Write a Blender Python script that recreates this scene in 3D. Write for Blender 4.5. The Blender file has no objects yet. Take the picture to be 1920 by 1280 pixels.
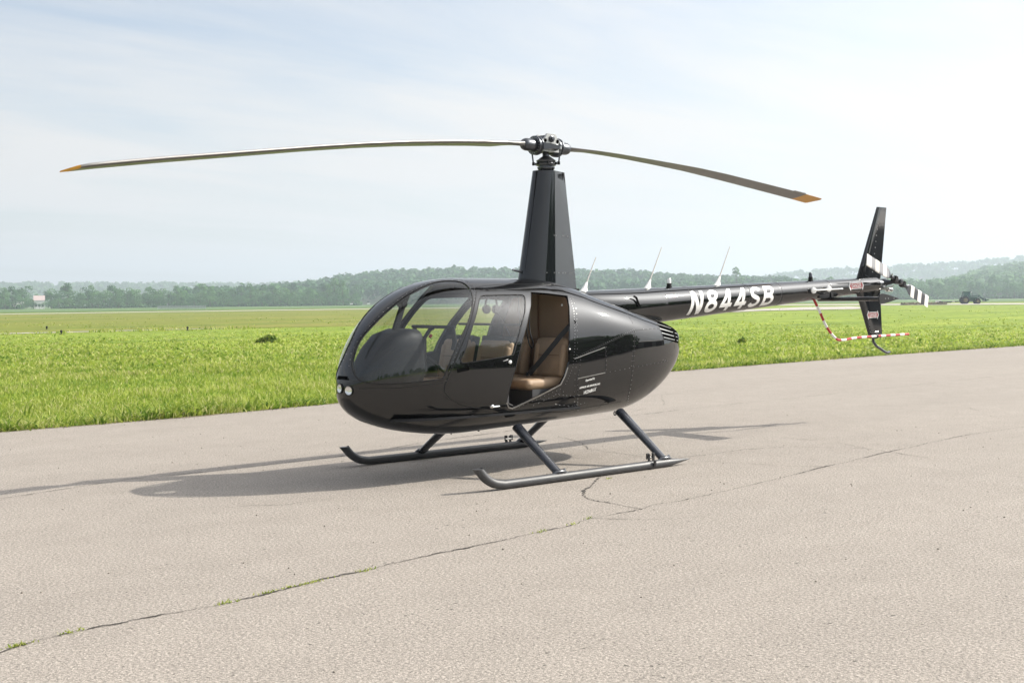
import bpy, bmesh, math, random, json
import numpy as np
from mathutils import Vector, Matrix, noise
from mathutils.geometry import delaunay_2d_cdt
random.seed(7); rng = np.random.default_rng(11)
R = math.radians
S = bpy.context.scene
COL = S.collection
DATA = json.loads('''{"WIND":[[0.6481,1.2243],[0.6516,1.25],[0.6563,1.2705],[0.6616,1.2873],[0.6675,1.3056],[0.6744,1.3233],[0.682,1.3307],[0.6901,1.3295],[0.6993,1.3216],[0.7102,1.3061],[0.7236,1.2903],[0.7386,1.2789],[0.7538,1.2685],[0.7693,1.256],[0.7858,1.2462],[0.8019,1.243],[0.8188,1.2458],[0.8365,1.2597],[0.8512,1.2845],[0.8619,1.311],[0.8707,1.3299],[0.8789,1.3364],[0.8878,1.3253],[0.8967,1.2953],[0.9044,1.2596],[0.9111,1.2188],[0.9169,1.1651],[0.9216,1.1036],[0.9252,1.0348],[0.9278,0.9548],[0.9297,0.866],[0.9309,0.7642],[0.9312,0.6511],[0.9302,0.5419],[0.928,0.4382],[0.9245,0.3406],[0.9201,0.2606],[0.9151,0.2003],[0.9093,0.1524],[0.902,0.1109],[0.8929,0.0726],[0.8823,0.0406],[0.8716,0.0177],[0.8605,0.002],[0.8487,-0.0123],[0.8375,-0.0228],[0.8264,-0.0301],[0.8151,-0.0346],[0.8044,-0.0375],[0.7939,-0.0394],[0.7834,-0.04],[0.7738,-0.0394],[0.7648,-0.0375],[0.7561,-0.0344],[0.7485,-0.0309],[0.7415,-0.0289],[0.7352,-0.0263],[0.7305,-0.0187],[0.728,-0.0063],[0.727,0.0077],[0.7257,0.0261],[0.7234,0.0532],[0.7207,0.0879],[0.7178,0.1247],[0.7146,0.1647],[0.7109,0.2089],[0.7072,0.2508],[0.7035,0.292],[0.6995,0.3336],[0.6958,0.3696],[0.6925,0.3982],[0.6894,0.4233],[0.6863,0.4483],[0.6831,0.4749],[0.6797,0.5031],[0.6761,0.5345],[0.6721,0.5721],[0.6676,0.6158],[0.6634,0.6607],[0.6593,0.7083],[0.6552,0.7612],[0.6517,0.8142],[0.6489,0.8706],[0.6465,0.9323],[0.6446,0.9893],[0.6435,1.0376],[0.6433,1.0802],[0.6436,1.1193],[0.6443,1.1577],[0.6458,1.1934]],"DOOR":[[0.6357,0.9609],[0.6279,0.961],[0.62,0.9619],[0.612,0.9628],[0.6041,0.9637],[0.5962,0.9646],[0.5882,0.9655],[0.5804,0.9634],[0.5727,0.9614],[0.5649,0.9593],[0.5571,0.9572],[0.5493,0.9551],[0.5415,0.953],[0.5337,0.951],[0.5394,0.8693],[0.544,0.7978],[0.5479,0.733],[0.5522,0.6826],[0.5562,0.6347],[0.5599,0.5889],[0.5633,0.5445],[0.5665,0.5014],[0.5702,0.457],[0.5737,0.4134],[0.577,0.3705],[0.5801,0.3281],[0.5831,0.286],[0.5856,0.2473],[0.5879,0.2087],[0.5901,0.1702],[0.5922,0.1317],[0.5943,0.0931],[0.5962,0.0546],[0.5984,0.013],[0.6006,-0.0445],[0.6027,-0.1088],[0.6046,-0.1727],[0.6064,-0.2362],[0.6079,-0.3067],[0.6091,-0.3775],[0.6098,-0.4494],[0.6061,-0.5503],[0.6132,-0.562],[0.6202,-0.5738],[0.6274,-0.5652],[0.6346,-0.5571],[0.6417,-0.5495],[0.6488,-0.5424],[0.6559,-0.5365],[0.6632,-0.521],[0.6705,-0.5059],[0.6777,-0.4913],[0.6849,-0.477],[0.6921,-0.4631],[0.7001,-0.4266],[0.708,-0.3904],[0.7158,-0.3541],[0.7214,-0.292],[0.7269,-0.2292],[0.7262,-0.1329],[0.7232,-0.0699],[0.7202,-0.0073],[0.7171,0.0361],[0.7137,0.0764],[0.7102,0.1162],[0.7066,0.1556],[0.7029,0.1965],[0.6991,0.2371],[0.6953,0.2775],[0.6919,0.3131],[0.6885,0.3487],[0.685,0.3844],[0.6814,0.4204],[0.6771,0.4673],[0.6725,0.5151],[0.6677,0.5641],[0.6637,0.6133],[0.6594,0.6644],[0.6547,0.7182],[0.6499,0.7771],[0.6446,0.8412]],"ROPEN":[[0.5337,0.951],[0.5394,0.8693],[0.544,0.7978],[0.5479,0.733],[0.5522,0.6826],[0.5562,0.6347],[0.5599,0.5889],[0.5633,0.5445],[0.5665,0.5014],[0.5702,0.457],[0.5737,0.4134],[0.577,0.3705],[0.5801,0.3281],[0.5831,0.286],[0.5856,0.2473],[0.5879,0.2087],[0.5901,0.1702],[0.5922,0.1317],[0.5943,0.0931],[0.5962,0.0546],[0.5984,0.013],[0.6006,-0.0445],[0.6027,-0.1088],[0.6046,-0.1727],[0.6064,-0.2362],[0.6079,-0.3067],[0.6091,-0.3775],[0.6098,-0.4494],[0.6019,-0.5602],[0.5947,-0.5811],[0.5886,-0.5578],[0.5825,-0.5347],[0.5762,-0.5118],[0.5699,-0.4891],[0.5636,-0.4664],[0.5572,-0.4438],[0.5507,-0.4212],[0.5442,-0.3925],[0.5376,-0.3638],[0.531,-0.335],[0.5242,-0.306],[0.5174,-0.2768],[0.5105,-0.2473],[0.5066,-0.1728],[0.5025,-0.0975],[0.4997,-0.0303],[0.4969,0.023],[0.4934,0.0951],[0.4929,0.1368],[0.4923,0.1784],[0.4916,0.2201],[0.4907,0.2619],[0.4897,0.3039],[0.4886,0.3462],[0.4873,0.3888],[0.4861,0.4321],[0.4848,0.476],[0.4833,0.5209],[0.4815,0.567],[0.4795,0.6147],[0.4771,0.6644],[0.4744,0.7168],[0.4725,0.77],[0.47,0.8279],[0.4668,0.8932],[0.4753,0.8983],[0.4836,0.906],[0.4919,0.9128],[0.5003,0.9197],[0.5087,0.9274],[0.5171,0.9352],[0.5254,0.943]],"DWIN":[[0.6283,0.8872],[0.6229,0.892],[0.6162,0.8929],[0.6089,0.8936],[0.6009,0.8953],[0.5919,0.8968],[0.5832,0.8979],[0.574,0.8991],[0.5646,0.8999],[0.5576,0.8985],[0.5541,0.8946],[0.5528,0.8883],[0.5522,0.8789],[0.5514,0.8707],[0.5513,0.8591],[0.5525,0.8316],[0.5555,0.7793],[0.5594,0.7146],[0.5627,0.6608],[0.5657,0.6223],[0.5687,0.5884],[0.5718,0.5536],[0.575,0.5145],[0.5783,0.4723],[0.5816,0.4295],[0.5854,0.382],[0.5894,0.3312],[0.5926,0.2882],[0.5948,0.2532],[0.5965,0.2231],[0.5982,0.2015],[0.5992,0.1905],[0.6002,0.1868],[0.6037,0.183],[0.6107,0.1764],[0.6204,0.1693],[0.6309,0.1621],[0.643,0.1543],[0.6565,0.1465],[0.668,0.1408],[0.6772,0.1365],[0.685,0.1334],[0.6906,0.1336],[0.6938,0.1378],[0.695,0.1451],[0.6956,0.1538],[0.6959,0.1631],[0.6956,0.1743],[0.6946,0.1886],[0.6927,0.2058],[0.69,0.2271],[0.6872,0.2547],[0.6842,0.2929],[0.6809,0.3395],[0.6774,0.3844],[0.6739,0.4265],[0.6701,0.4698],[0.6664,0.5113],[0.6626,0.5526],[0.6587,0.5949],[0.6551,0.6346],[0.6519,0.6721],[0.6487,0.7093],[0.6458,0.7445],[0.6429,0.7808],[0.6401,0.8175],[0.6372,0.8471],[0.6346,0.8667],[0.632,0.879]],"RWIN":[[0.5316,0.8651],[0.5235,0.8722],[0.5136,0.8642],[0.5047,0.8546],[0.4965,0.8495],[0.4885,0.8472],[0.4834,0.8335],[0.4814,0.8109],[0.4818,0.7797],[0.4833,0.7371],[0.4855,0.6811],[0.4884,0.6144],[0.4911,0.5445],[0.4936,0.4624],[0.4958,0.3728],[0.4977,0.3043],[0.4989,0.2656],[0.5005,0.2425],[0.5054,0.2196],[0.5154,0.1903],[0.529,0.1599],[0.542,0.1326],[0.5549,0.1048],[0.5681,0.0783],[0.5777,0.0642],[0.5826,0.0616],[0.5844,0.0706],[0.5845,0.0999],[0.5828,0.1589],[0.5789,0.241],[0.5745,0.3211],[0.5699,0.3974],[0.5644,0.478],[0.559,0.5527],[0.5539,0.6233],[0.5487,0.693],[0.5438,0.7528],[0.5399,0.8016],[0.5366,0.8402]],"SEAM":[[[0.6386,1.0332],[0.6279,1.0519],[0.6169,1.0735],[0.6057,1.0966],[0.5956,1.1039],[0.5854,1.1115],[0.5752,1.1193],[0.565,1.1274],[0.5492,1.1803],[0.5266,1.3427]],[[0.6355,0.9924],[0.6246,0.9946],[0.6136,0.9976],[0.6026,1.0006],[0.5915,1.0037],[0.5821,1.0027],[0.5726,1.0017],[0.5632,1.0007],[0.5537,0.9997],[0.5442,0.9987],[0.5347,0.9977],[0.5252,0.9909],[0.5157,0.9842],[0.506,0.9775],[0.4963,0.9713],[0.4863,0.9567],[0.4766,0.9393],[0.4666,0.9253]],[[0.5574,1.134],[0.5461,1.1321],[0.5347,1.1301],[0.5233,1.1282],[0.5133,1.1203],[0.5033,1.1125],[0.4927,1.111],[0.4847,1.0764],[0.4766,1.043],[0.468,1.0149],[0.4629,0.9738]],[[0.4631,0.9804],[0.456,0.9569],[0.4487,0.9363],[0.4412,0.9177],[0.4335,0.9006],[0.4255,0.8869],[0.4172,0.8757],[0.4087,0.865],[0.4002,0.853],[0.3905,0.8414],[0.3805,0.8302],[0.3701,0.8193],[0.3593,0.8087],[0.3479,0.7985],[0.3357,0.7992],[0.3226,0.8016],[0.3084,0.8054],[0.2933,0.8081],[0.2772,0.8083],[0.2591,0.812]],[[0.3494,0.7819],[0.3502,0.6838],[0.3484,0.601],[0.3494,0.4501],[0.3517,0.3574],[0.3531,0.265],[0.354,0.1712],[0.3557,0.077],[0.3572,-0.0164],[0.3584,-0.1062],[0.3591,-0.1967],[0.3595,-0.2878],[0.3589,-0.3815],[0.357,-0.4796],[0.3552,-0.5726],[0.3514,-0.6759],[0.3447,-0.7983],[0.3308,-0.9768]],[[0.4842,0.1082],[0.4746,0.1306],[0.4649,0.1531],[0.4551,0.1755],[0.4452,0.198],[0.4352,0.2209],[0.425,0.2449],[0.4147,0.2708],[0.4049,0.2966],[0.3948,0.3251],[0.3843,0.3561],[0.3734,0.3898],[0.3619,0.427],[0.3497,0.4683],[0.3356,0.4869],[0.3203,0.5086],[0.3035,0.5339],[0.2847,0.5629],[0.263,0.5991]],[[0.4713,0.1158],[0.4733,0.061],[0.4752,0.0062],[0.4769,-0.0777],[0.4784,-0.165],[0.4779,-0.2636],[0.4765,-0.3629],[0.4742,-0.4651],[0.4705,-0.5739],[0.4644,-0.698],[0.4536,-0.8617]],[[0.4197,0.2236],[0.4204,0.1568],[0.4208,0.0895],[0.4211,0.0217],[0.4213,-0.0617],[0.4212,-0.1527]],[[0.3539,-0.1582],[0.3391,-0.1618],[0.3233,-0.1673],[0.3062,-0.1751],[0.2873,-0.1857],[0.2659,-0.2019],[0.2403,-0.2294]],[[0.9216,-0.0656],[0.9048,-0.0812],[0.8895,-0.0932],[0.8751,-0.103],[0.8616,-0.1113],[0.8487,-0.1185],[0.8364,-0.1249],[0.8245,-0.1307],[0.8141,-0.126],[0.8039,-0.1217],[0.7939,-0.1177],[0.7842,-0.1138],[0.7746,-0.1101],[0.7652,-0.1065],[0.7559,-0.103],[0.7467,-0.0995],[0.7377,-0.096],[0.7287,-0.0926]],[[0.639,1.3298],[0.6326,1.2148],[0.6355,1.0954],[0.6358,1.0071],[0.6432,0.8562],[0.6503,0.78],[0.6565,0.7114],[0.6621,0.6477],[0.6683,0.5921],[0.6741,0.5388],[0.6796,0.487],[0.6851,0.4293],[0.6902,0.3725],[0.6951,0.316],[0.6991,0.2687],[0.703,0.2213],[0.7068,0.1736],[0.7104,0.1254],[0.7142,0.0754],[0.7178,0.0247],[0.7214,-0.0403],[0.7249,-0.1187]],[[0.72,-0.2139],[0.7096,-0.2047],[0.6993,-0.1957],[0.6913,-0.1191],[0.6877,-0.0493],[0.684,0.0133],[0.6806,0.0938]],[[0.5955,-0.6178],[0.5836,-0.6459],[0.5716,-0.6758],[0.5593,-0.7077],[0.5468,-0.7423],[0.5362,-0.7494],[0.5256,-0.7568],[0.5148,-0.7645],[0.504,-0.7724],[0.4931,-0.7807],[0.482,-0.7905],[0.4717,-0.7841],[0.4613,-0.7795],[0.4505,-0.7769],[0.4394,-0.7764],[0.428,-0.7776],[0.4173,-0.7797],[0.4064,-0.7818],[0.3952,-0.7835],[0.3837,-0.7854],[0.3718,-0.7876],[0.3594,-0.7899]],[[0.6418,1.3064],[0.649,1.3444],[0.6549,1.3999],[0.6643,1.4192],[0.6722,1.4582],[0.6897,1.402],[0.7041,1.3883],[0.717,1.3554],[0.7288,1.3397],[0.7399,1.3366],[0.7505,1.3444],[0.7612,1.3225],[0.7714,1.3097],[0.7814,1.3046],[0.7911,1.307],[0.8005,1.3169],[0.8104,1.311],[0.8202,1.3125],[0.8298,1.3217],[0.8392,1.3398],[0.8486,1.3683],[0.8583,1.3804],[0.868,1.4035],[0.8775,1.4405],[0.8909,1.4145],[0.9042,1.4039]]],"RIV":[[[[0.6421,1.2893],[0.6348,1.1613],[0.6379,0.9769],[0.6459,0.8417],[0.6565,0.7398],[0.6657,0.6499],[0.6753,0.5566],[0.6839,0.4682],[0.6962,0.3486],[0.7059,0.2075],[0.7163,0.0645],[0.7249,-0.0774]],0.045],[[[0.646,1.2772],[0.6588,1.3497],[0.6765,1.4022],[0.7068,1.3523],[0.7306,1.3089],[0.7518,1.3107],[0.769,1.2829],[0.7853,1.2755],[0.8011,1.2873],[0.8174,1.2804],[0.8335,1.2935],[0.8492,1.3311],[0.8638,1.353],[0.8783,1.402],[0.8934,1.3935],[0.9087,1.411],[0.9348,1.1575]],0.06],[[[0.5676,0.5271],[0.5767,0.4194],[0.5846,0.316],[0.5896,0.2365],[0.5941,0.1576],[0.5982,0.0786],[0.602,-0.0006],[0.6055,-0.1229],[0.6084,-0.2438]],0.05],[[[0.6702,-0.4102],[0.6563,-0.3545],[0.6421,-0.3014],[0.6276,-0.2491],[0.6129,-0.1963]],0.04],[[[0.6777,-0.4499],[0.6659,-0.4103],[0.6539,-0.3721],[0.6417,-0.3361],[0.6295,-0.3007],[0.617,-0.2653]],0.05],[[[0.619,-0.6546],[0.6034,-0.6612],[0.5877,-0.6684],[0.5719,-0.6763],[0.556,-0.6844],[0.5413,-0.6887],[0.5266,-0.6931],[0.5118,-0.6977],[0.4968,-0.7025],[0.4811,-0.6785],[0.4649,-0.6574],[0.4481,-0.6412]],0.05],[[[0.4654,0.8402],[0.4692,0.6591],[0.4738,0.5519],[0.4771,0.4524],[0.4794,0.357],[0.4809,0.2636],[0.4834,0.182],[0.4855,0.1006],[0.4872,0.0191],[0.4948,-0.1222],[0.5015,-0.2731]],0.03],[[[0.4599,0.8451],[0.464,0.6609],[0.4686,0.5535],[0.4719,0.4542],[0.4741,0.3591],[0.4756,0.2661],[0.4779,0.1806],[0.4796,0.0952],[0.481,0.0095]],0.06],[[[0.5095,-0.3257],[0.5233,-0.3718],[0.5369,-0.4174],[0.5502,-0.4628],[0.5633,-0.5083],[0.5796,-0.5623],[0.5955,-0.6178]],0.05],[[[0.5035,-0.3773],[0.5168,-0.426],[0.5299,-0.4746],[0.5426,-0.5235],[0.5549,-0.5732]],0.06],[[[0.4841,0.1219],[0.4672,0.1615],[0.45,0.2013],[0.4325,0.2423],[0.4145,0.2875],[0.3947,0.3423],[0.3733,0.4075],[0.3495,0.4868]],0.028],[[[0.4714,0.0976],[0.4748,-0.0054],[0.4777,-0.1665],[0.4763,-0.3149],[0.473,-0.4674],[0.4664,-0.6366],[0.4516,-0.8686]],0.05],[[[0.4831,-0.0776],[0.4827,-0.237],[0.4806,-0.3975],[0.4756,-0.5687],[0.4644,-0.7816]],0.06],[[[0.418,0.2228],[0.419,0.1101],[0.4194,-0.0053],[0.4193,-0.1568]],0.045],[[[0.4216,-0.1524],[0.4057,-0.1566],[0.3891,-0.1581],[0.3717,-0.1599],[0.3515,-0.1632],[0.3294,-0.1681],[0.3049,-0.1778],[0.2765,-0.194],[0.2411,-0.2278]],0.07],[[[0.3474,0.4513],[0.3505,0.3112],[0.3521,0.1698],[0.3552,-0.0192],[0.3571,-0.1994],[0.3573,-0.3371],[0.3549,-0.4826],[0.3492,-0.6795],[0.3274,-0.9899]],0.05],[[[0.3522,0.4484],[0.3553,0.3114],[0.3568,0.1731],[0.3599,-0.0123],[0.3619,-0.1927]],0.05],[[[0.5171,-0.4119],[0.4967,-0.4484],[0.4756,-0.4889]],0.05],[[[0.7248,-0.2474],[0.7123,-0.0533],[0.7073,0.0312]],0.03],[[[0.718,-0.2066],[0.7103,0.0041]],0.03],[[[0.7143,-0.1391],[0.7035,-0.0501],[0.6926,0.0246]],0.05],[[[0.323,0.5129],[0.298,0.5458],[0.2682,0.5872]],0.08],[[[0.2615,-0.1698],[0.2345,-0.2415]],0.05],[[[0.4712,0.5113],[0.4759,0.4236],[0.4798,0.3389]],0.04],[[[0.5112,-0.5967],[0.489,-0.6438],[0.4655,-0.7003]],0.06],[[[0.6148,-0.0462],[0.6101,0.0712],[0.6049,0.1721]],0.03]],"HINGE":[[[0.4837,0.1131],[0.4716,0.1344],[0.4593,0.1554],[0.4469,0.176],[0.4343,0.1964],[0.4214,0.2177]],[[0.4776,-0.1712],[0.4642,-0.1584],[0.4504,-0.1504],[0.4365,-0.1473],[0.4222,-0.1484]]],"LOUV":[[[0.2348,0.975],[0.2183,0.9364],[0.1958,0.9189],[0.1733,0.8838],[0.1482,0.8138],[0.1407,0.7788],[0.1828,0.7836],[0.2186,0.7491],[0.2425,0.7471],[0.2619,0.7526]],[[0.2623,0.7083],[0.237,0.6967],[0.2034,0.6968],[0.1407,0.7438],[0.1624,0.5943],[0.212,0.5903],[0.2425,0.6038],[0.2667,0.6199]],[[0.2648,0.5856],[0.2413,0.5668],[0.2118,0.5487],[0.1656,0.5395],[0.1708,0.4375],[0.214,0.464],[0.2426,0.4886],[0.2656,0.5105]],[[0.2627,0.4773],[0.2402,0.4529],[0.2121,0.4245],[0.1698,0.3895],[0.1697,0.2908],[0.2115,0.3412],[0.2393,0.3759],[0.2616,0.4037]],[[0.2579,0.3682],[0.236,0.3377],[0.2086,0.2987],[0.1667,0.2388],[0.1635,0.1302],[0.2209,0.2347],[0.2554,0.2906]]],"SILL":[[0.4976,0.0232],[0.5025,-0.0975],[0.5066,-0.1728],[0.5105,-0.2473],[0.5188,-0.2819],[0.5269,-0.3161],[0.535,-0.35],[0.543,-0.3837],[0.5508,-0.4173],[0.5582,-0.4447],[0.5656,-0.4721],[0.5729,-0.4996],[0.5801,-0.5273],[0.5872,-0.5553],[0.5942,-0.5837],[0.6017,-0.5643],[0.6092,-0.472]],"LBACK":[[0.2417,0.989],[0.2269,0.9711],[0.2133,0.9364],[0.1883,0.9013],[0.1557,0.8663],[0.1382,0.7263],[0.1538,0.446],[0.162,0.1186],[0.2067,0.2134],[0.2348,0.2693],[0.2571,0.3111],[0.2616,0.4395],[0.2631,0.5652],[0.2627,0.6824],[0.2501,0.8627]],"PT":{"light":[[0.9932,2.3347],[0.9587,-0.1409]],"knob":[[0.6088,0.1146]],"lever":[[0.6201,0.1265],[0.6121,0.1409]],"latch":[[0.6351,-0.5113]],"latchw":[[0.6254,-0.506]],"slotv":[[0.7033,0.0576],[0.6828,0.0706]],"landing":[[0.9598,2.2204],[0.9588,0.8936]],"t1":[[0.4616,-0.2531],[0.4428,-0.2329]],"t2":[[0.4723,-0.3634],[0.4301,-0.3432]],"t3":[[0.4622,-0.4707],[0.4369,-0.436]],"dring":[[0.331,-1.2164]],"knob2":[[0.493,0.2169]]},"CRACK":[[[6.337,3.286],[6.165,3.212],[5.972,3.18],[5.633,3.159],[5.192,3.172],[4.683,3.075],[4.282,3.002],[4.043,2.985],[3.298,2.868],[2.577,2.785],[2.236,2.744],[1.843,2.609],[1.329,2.61],[0.991,2.518],[0.839,2.553],[0.312,2.491],[-0.283,2.404],[-1.14,2.272],[-2.315,2.042],[-3.534,1.877],[-4.947,1.686],[-6.459,1.679]],[[0.008,0.989],[0.4,1.143],[0.815,1.499],[1.031,1.623],[1.223,1.831],[1.273,1.969],[1.304,2.192],[1.314,2.624]],[[-1.571,-1.642],[-1.335,-0.957],[-0.985,-0.465],[-0.979,-0.145],[-0.973,0.345],[-1.302,0.721],[-2.189,0.769],[-2.747,0.912],[-3.207,1.56],[-2.994,2.466]],[[-1.141,1.085],[-1.519,1.985],[-2.257,2.688],[-2.403,3.791]],[[4.957,-1.458],[3.691,-1.823],[2.853,-1.762],[1.326,-1.869],[-0.642,-2.397],[-2.265,-2.606],[-3.878,-2.819],[-5.789,-3.033],[-8.223,-3.089],[-16.458,-3.527]]],"EDGE":[[3.304,-7.139],[2.235,-7.205],[1.062,-7.277],[-0.575,-7.507],[-2.047,-7.758],[-5.606,-8.367],[-11.963,-9.624],[-17.4,-10.036],[-22.906,-10.421],[-30.129,-10.645]],"BODY":{"x0":2.4476,"zn":0.8708,"xa":1.1388,"ztop":1.8692,"pt":2.4169,"qt":1.6542,"xb":1.1178,"zbot":0.3968,"pb":2.2185,"qb":2.3022,"W":0.64,"xw":0.8851,"pw":2.1717,"qw":2.0657,"nT":2.2775,"nB":2.5932,"zmc":0.98,"x1":-1.8,"za":1.2027,"xta":0.2,"pta":1.8,"xba":-0.6755,"pba":1.8645,"xwa":-0.2074,"pwa":2.3513,"nTa":3.2,"nBa":2.3113,"zmn":0.0,"kb":0.0337},"CAM":[8.021403,9.2119,1.643356,-2.257408,-0.033549,-0.010349,2245.276929]}''')

# ---------------------------------------------------------------- camera
CX, CY, CZ, YAW, PITCH, ROLL, FPX = DATA['CAM']
cam_d = bpy.data.cameras.new('camera'); cam = bpy.data.objects.new('camera', cam_d); COL.objects.link(cam)
_f = Vector((math.cos(YAW)*math.cos(PITCH), math.sin(YAW)*math.cos(PITCH), math.sin(PITCH)))
_r = _f.cross(Vector((0, 0, 1))).normalized(); _u = _r.cross(_f)
_c, _s = math.cos(ROLL), math.sin(ROLL)
r2 = _c*_r + _s*_u; u2 = -_s*_r + _c*_u
cam.matrix_world = Matrix(((r2.x, u2.x, -_f.x, CX), (r2.y, u2.y, -_f.y, CY), (r2.z, u2.z, -_f.z, CZ), (0, 0, 0, 1)))
cam_d.sensor_width = 36.0; cam_d.lens = FPX/1920*36.0
cam_d.clip_start = 0.1; cam_d.clip_end = 30000
cam_d.dof.use_dof = False
S.camera = cam

# ---------------------------------------------------------------- sky and sun
SUN = Vector((-1.22, 0.58, 1.0)).normalized()
elev = math.asin(SUN.z)
W = bpy.data.worlds.new('World'); S.world = W; W.use_nodes = True
nt = W.node_tree; nt.nodes.clear()
N = nt.nodes.new; L = nt.links.new
out = N('ShaderNodeOutputWorld'); bg = N('ShaderNodeBackground'); L(bg.outputs[0], out.inputs[0])
sky = N('ShaderNodeTexSky'); sky.sky_type = 'NISHITA'; sky.sun_disc = False
sky.sun_elevation = elev; sky.sun_rotation = math.atan2(SUN.x, SUN.y); sky.altitude = 150
sky.air_density = 1.0; sky.dust_density = 1.6; sky.ozone_density = 1.2
SKY_STRENGTH = 0.10
bg.inputs['Strength'].default_value = SKY_STRENGTH
# thin high cloud veil over the blue, denser and whiter towards the horizon
tc = N('ShaderNodeTexCoord'); sep = N('ShaderNodeSeparateXYZ'); L(tc.outputs['Generated'], sep.inputs[0])
zc = N('ShaderNodeMath'); zc.operation = 'MAXIMUM'; L(sep.outputs[2], zc.inputs[0]); zc.inputs[1].default_value = 0.0
zp = N('ShaderNodeMath'); zp.operation = 'ADD'; L(zc.outputs[0], zp.inputs[0]); zp.inputs[1].default_value = 0.10
dv = N('ShaderNodeVectorMath'); dv.operation = 'DIVIDE'; L(tc.outputs['Generated'], dv.inputs[0])
cb = N('ShaderNodeCombineXYZ'); [L(zp.outputs[0], cb.inputs[i]) for i in range(3)]; L(cb.outputs[0], dv.inputs[1])
mp = N('ShaderNodeMapping'); L(dv.outputs[0], mp.inputs[0]); mp.inputs['Scale'].default_value = (0.55, 1.5, 0.0); mp.inputs['Rotation'].default_value = (0, 0, R(28))
n1 = N('ShaderNodeTexNoise'); L(mp.outputs[0], n1.inputs['Vector']); n1.inputs['Scale'].default_value = 0.9; n1.inputs['Detail'].default_value = 8; n1.inputs['Roughness'].default_value = 0.58; n1.inputs['Distortion'].default_value = 0.5
cr = N('ShaderNodeMapRange'); L(n1.outputs['Fac'], cr.inputs['Value']); cr.inputs['From Min'].default_value = 0.30; cr.inputs['From Max'].default_value = 0.66; cr.inputs['To Min'].default_value = 0.12; cr.inputs['To Max'].default_value = 0.93
hz = N('ShaderNodeMapRange'); L(zc.outputs[0], hz.inputs['Value']); hz.inputs['From Min'].default_value = 0.0; hz.inputs['From Max'].default_value = 0.22; hz.inputs['To Min'].default_value = 0.55; hz.inputs['To Max'].default_value = 0.0
mx = N('ShaderNodeMath'); mx.operation = 'ADD'; L(cr.outputs[0], mx.inputs[0]); L(hz.outputs[0], mx.inputs[1]); mx.use_clamp = True
mix = N('ShaderNodeMix'); mix.data_type = 'RGBA'; L(mx.outputs[0], mix.inputs['Factor']); L(sky.outputs[0], mix.inputs['A'])
CLOUD = (5.30, 5.22, 5.18, 1)
mix.inputs['B'].default_value = CLOUD
# haze scatters sunlight forward: a broad aureole round the sun (Henyey-Greenstein, g = 0.75)
dt = N('ShaderNodeVectorMath'); dt.operation = 'DOT_PRODUCT'; L(tc.outputs['Generated'], dt.inputs[0]); dt.inputs[1].default_value = SUN
hg1 = N('ShaderNodeMath'); hg1.operation = 'MULTIPLY_ADD'; L(dt.outputs['Value'], hg1.inputs[0]); hg1.inputs[1].default_value = -1.5; hg1.inputs[2].default_value = 1.5625
hg2 = N('ShaderNodeMath'); hg2.operation = 'POWER'; L(hg1.outputs[0], hg2.inputs[0]); hg2.inputs[1].default_value = -1.5
hgc = N('ShaderNodeVectorMath'); hgc.operation = 'SCALE'; hgc.inputs[0].default_value = (1.05, 1.04, 1.02); L(hg2.outputs[0], hgc.inputs['Scale'])
sm_ = N('ShaderNodeVectorMath'); sm_.operation = 'ADD'; L(mix.outputs['Result'], sm_.inputs[0]); L(hgc.outputs[0], sm_.inputs[1]); L(sm_.outputs[0], bg.inputs['Color'])

sun_d = bpy.data.lights.new('sun', 'SUN'); sun = bpy.data.objects.new('sun', sun_d); COL.objects.link(sun)
sun_d.energy = 4.8; sun_d.angle = R(0.55); sun_d.color = (1.0, 0.94, 0.84)
sun.rotation_euler = (-SUN).to_track_quat('-Z', 'Y').to_euler(); sun.location = SUN*50
S.view_settings.view_transform = 'Standard'; S.view_settings.look = 'None'; S.view_settings.gamma = 1.0
S.view_settings.use_curve_mapping = False
S.view_settings.exposure = 0.57
S.cycles.max_bounces = 8; S.cycles.transparent_max_bounces = 16; S.cycles.volume_bounces = 0
S.cycles.use_denoising = True; S.cycles.sample_clamp_indirect = 8

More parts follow.
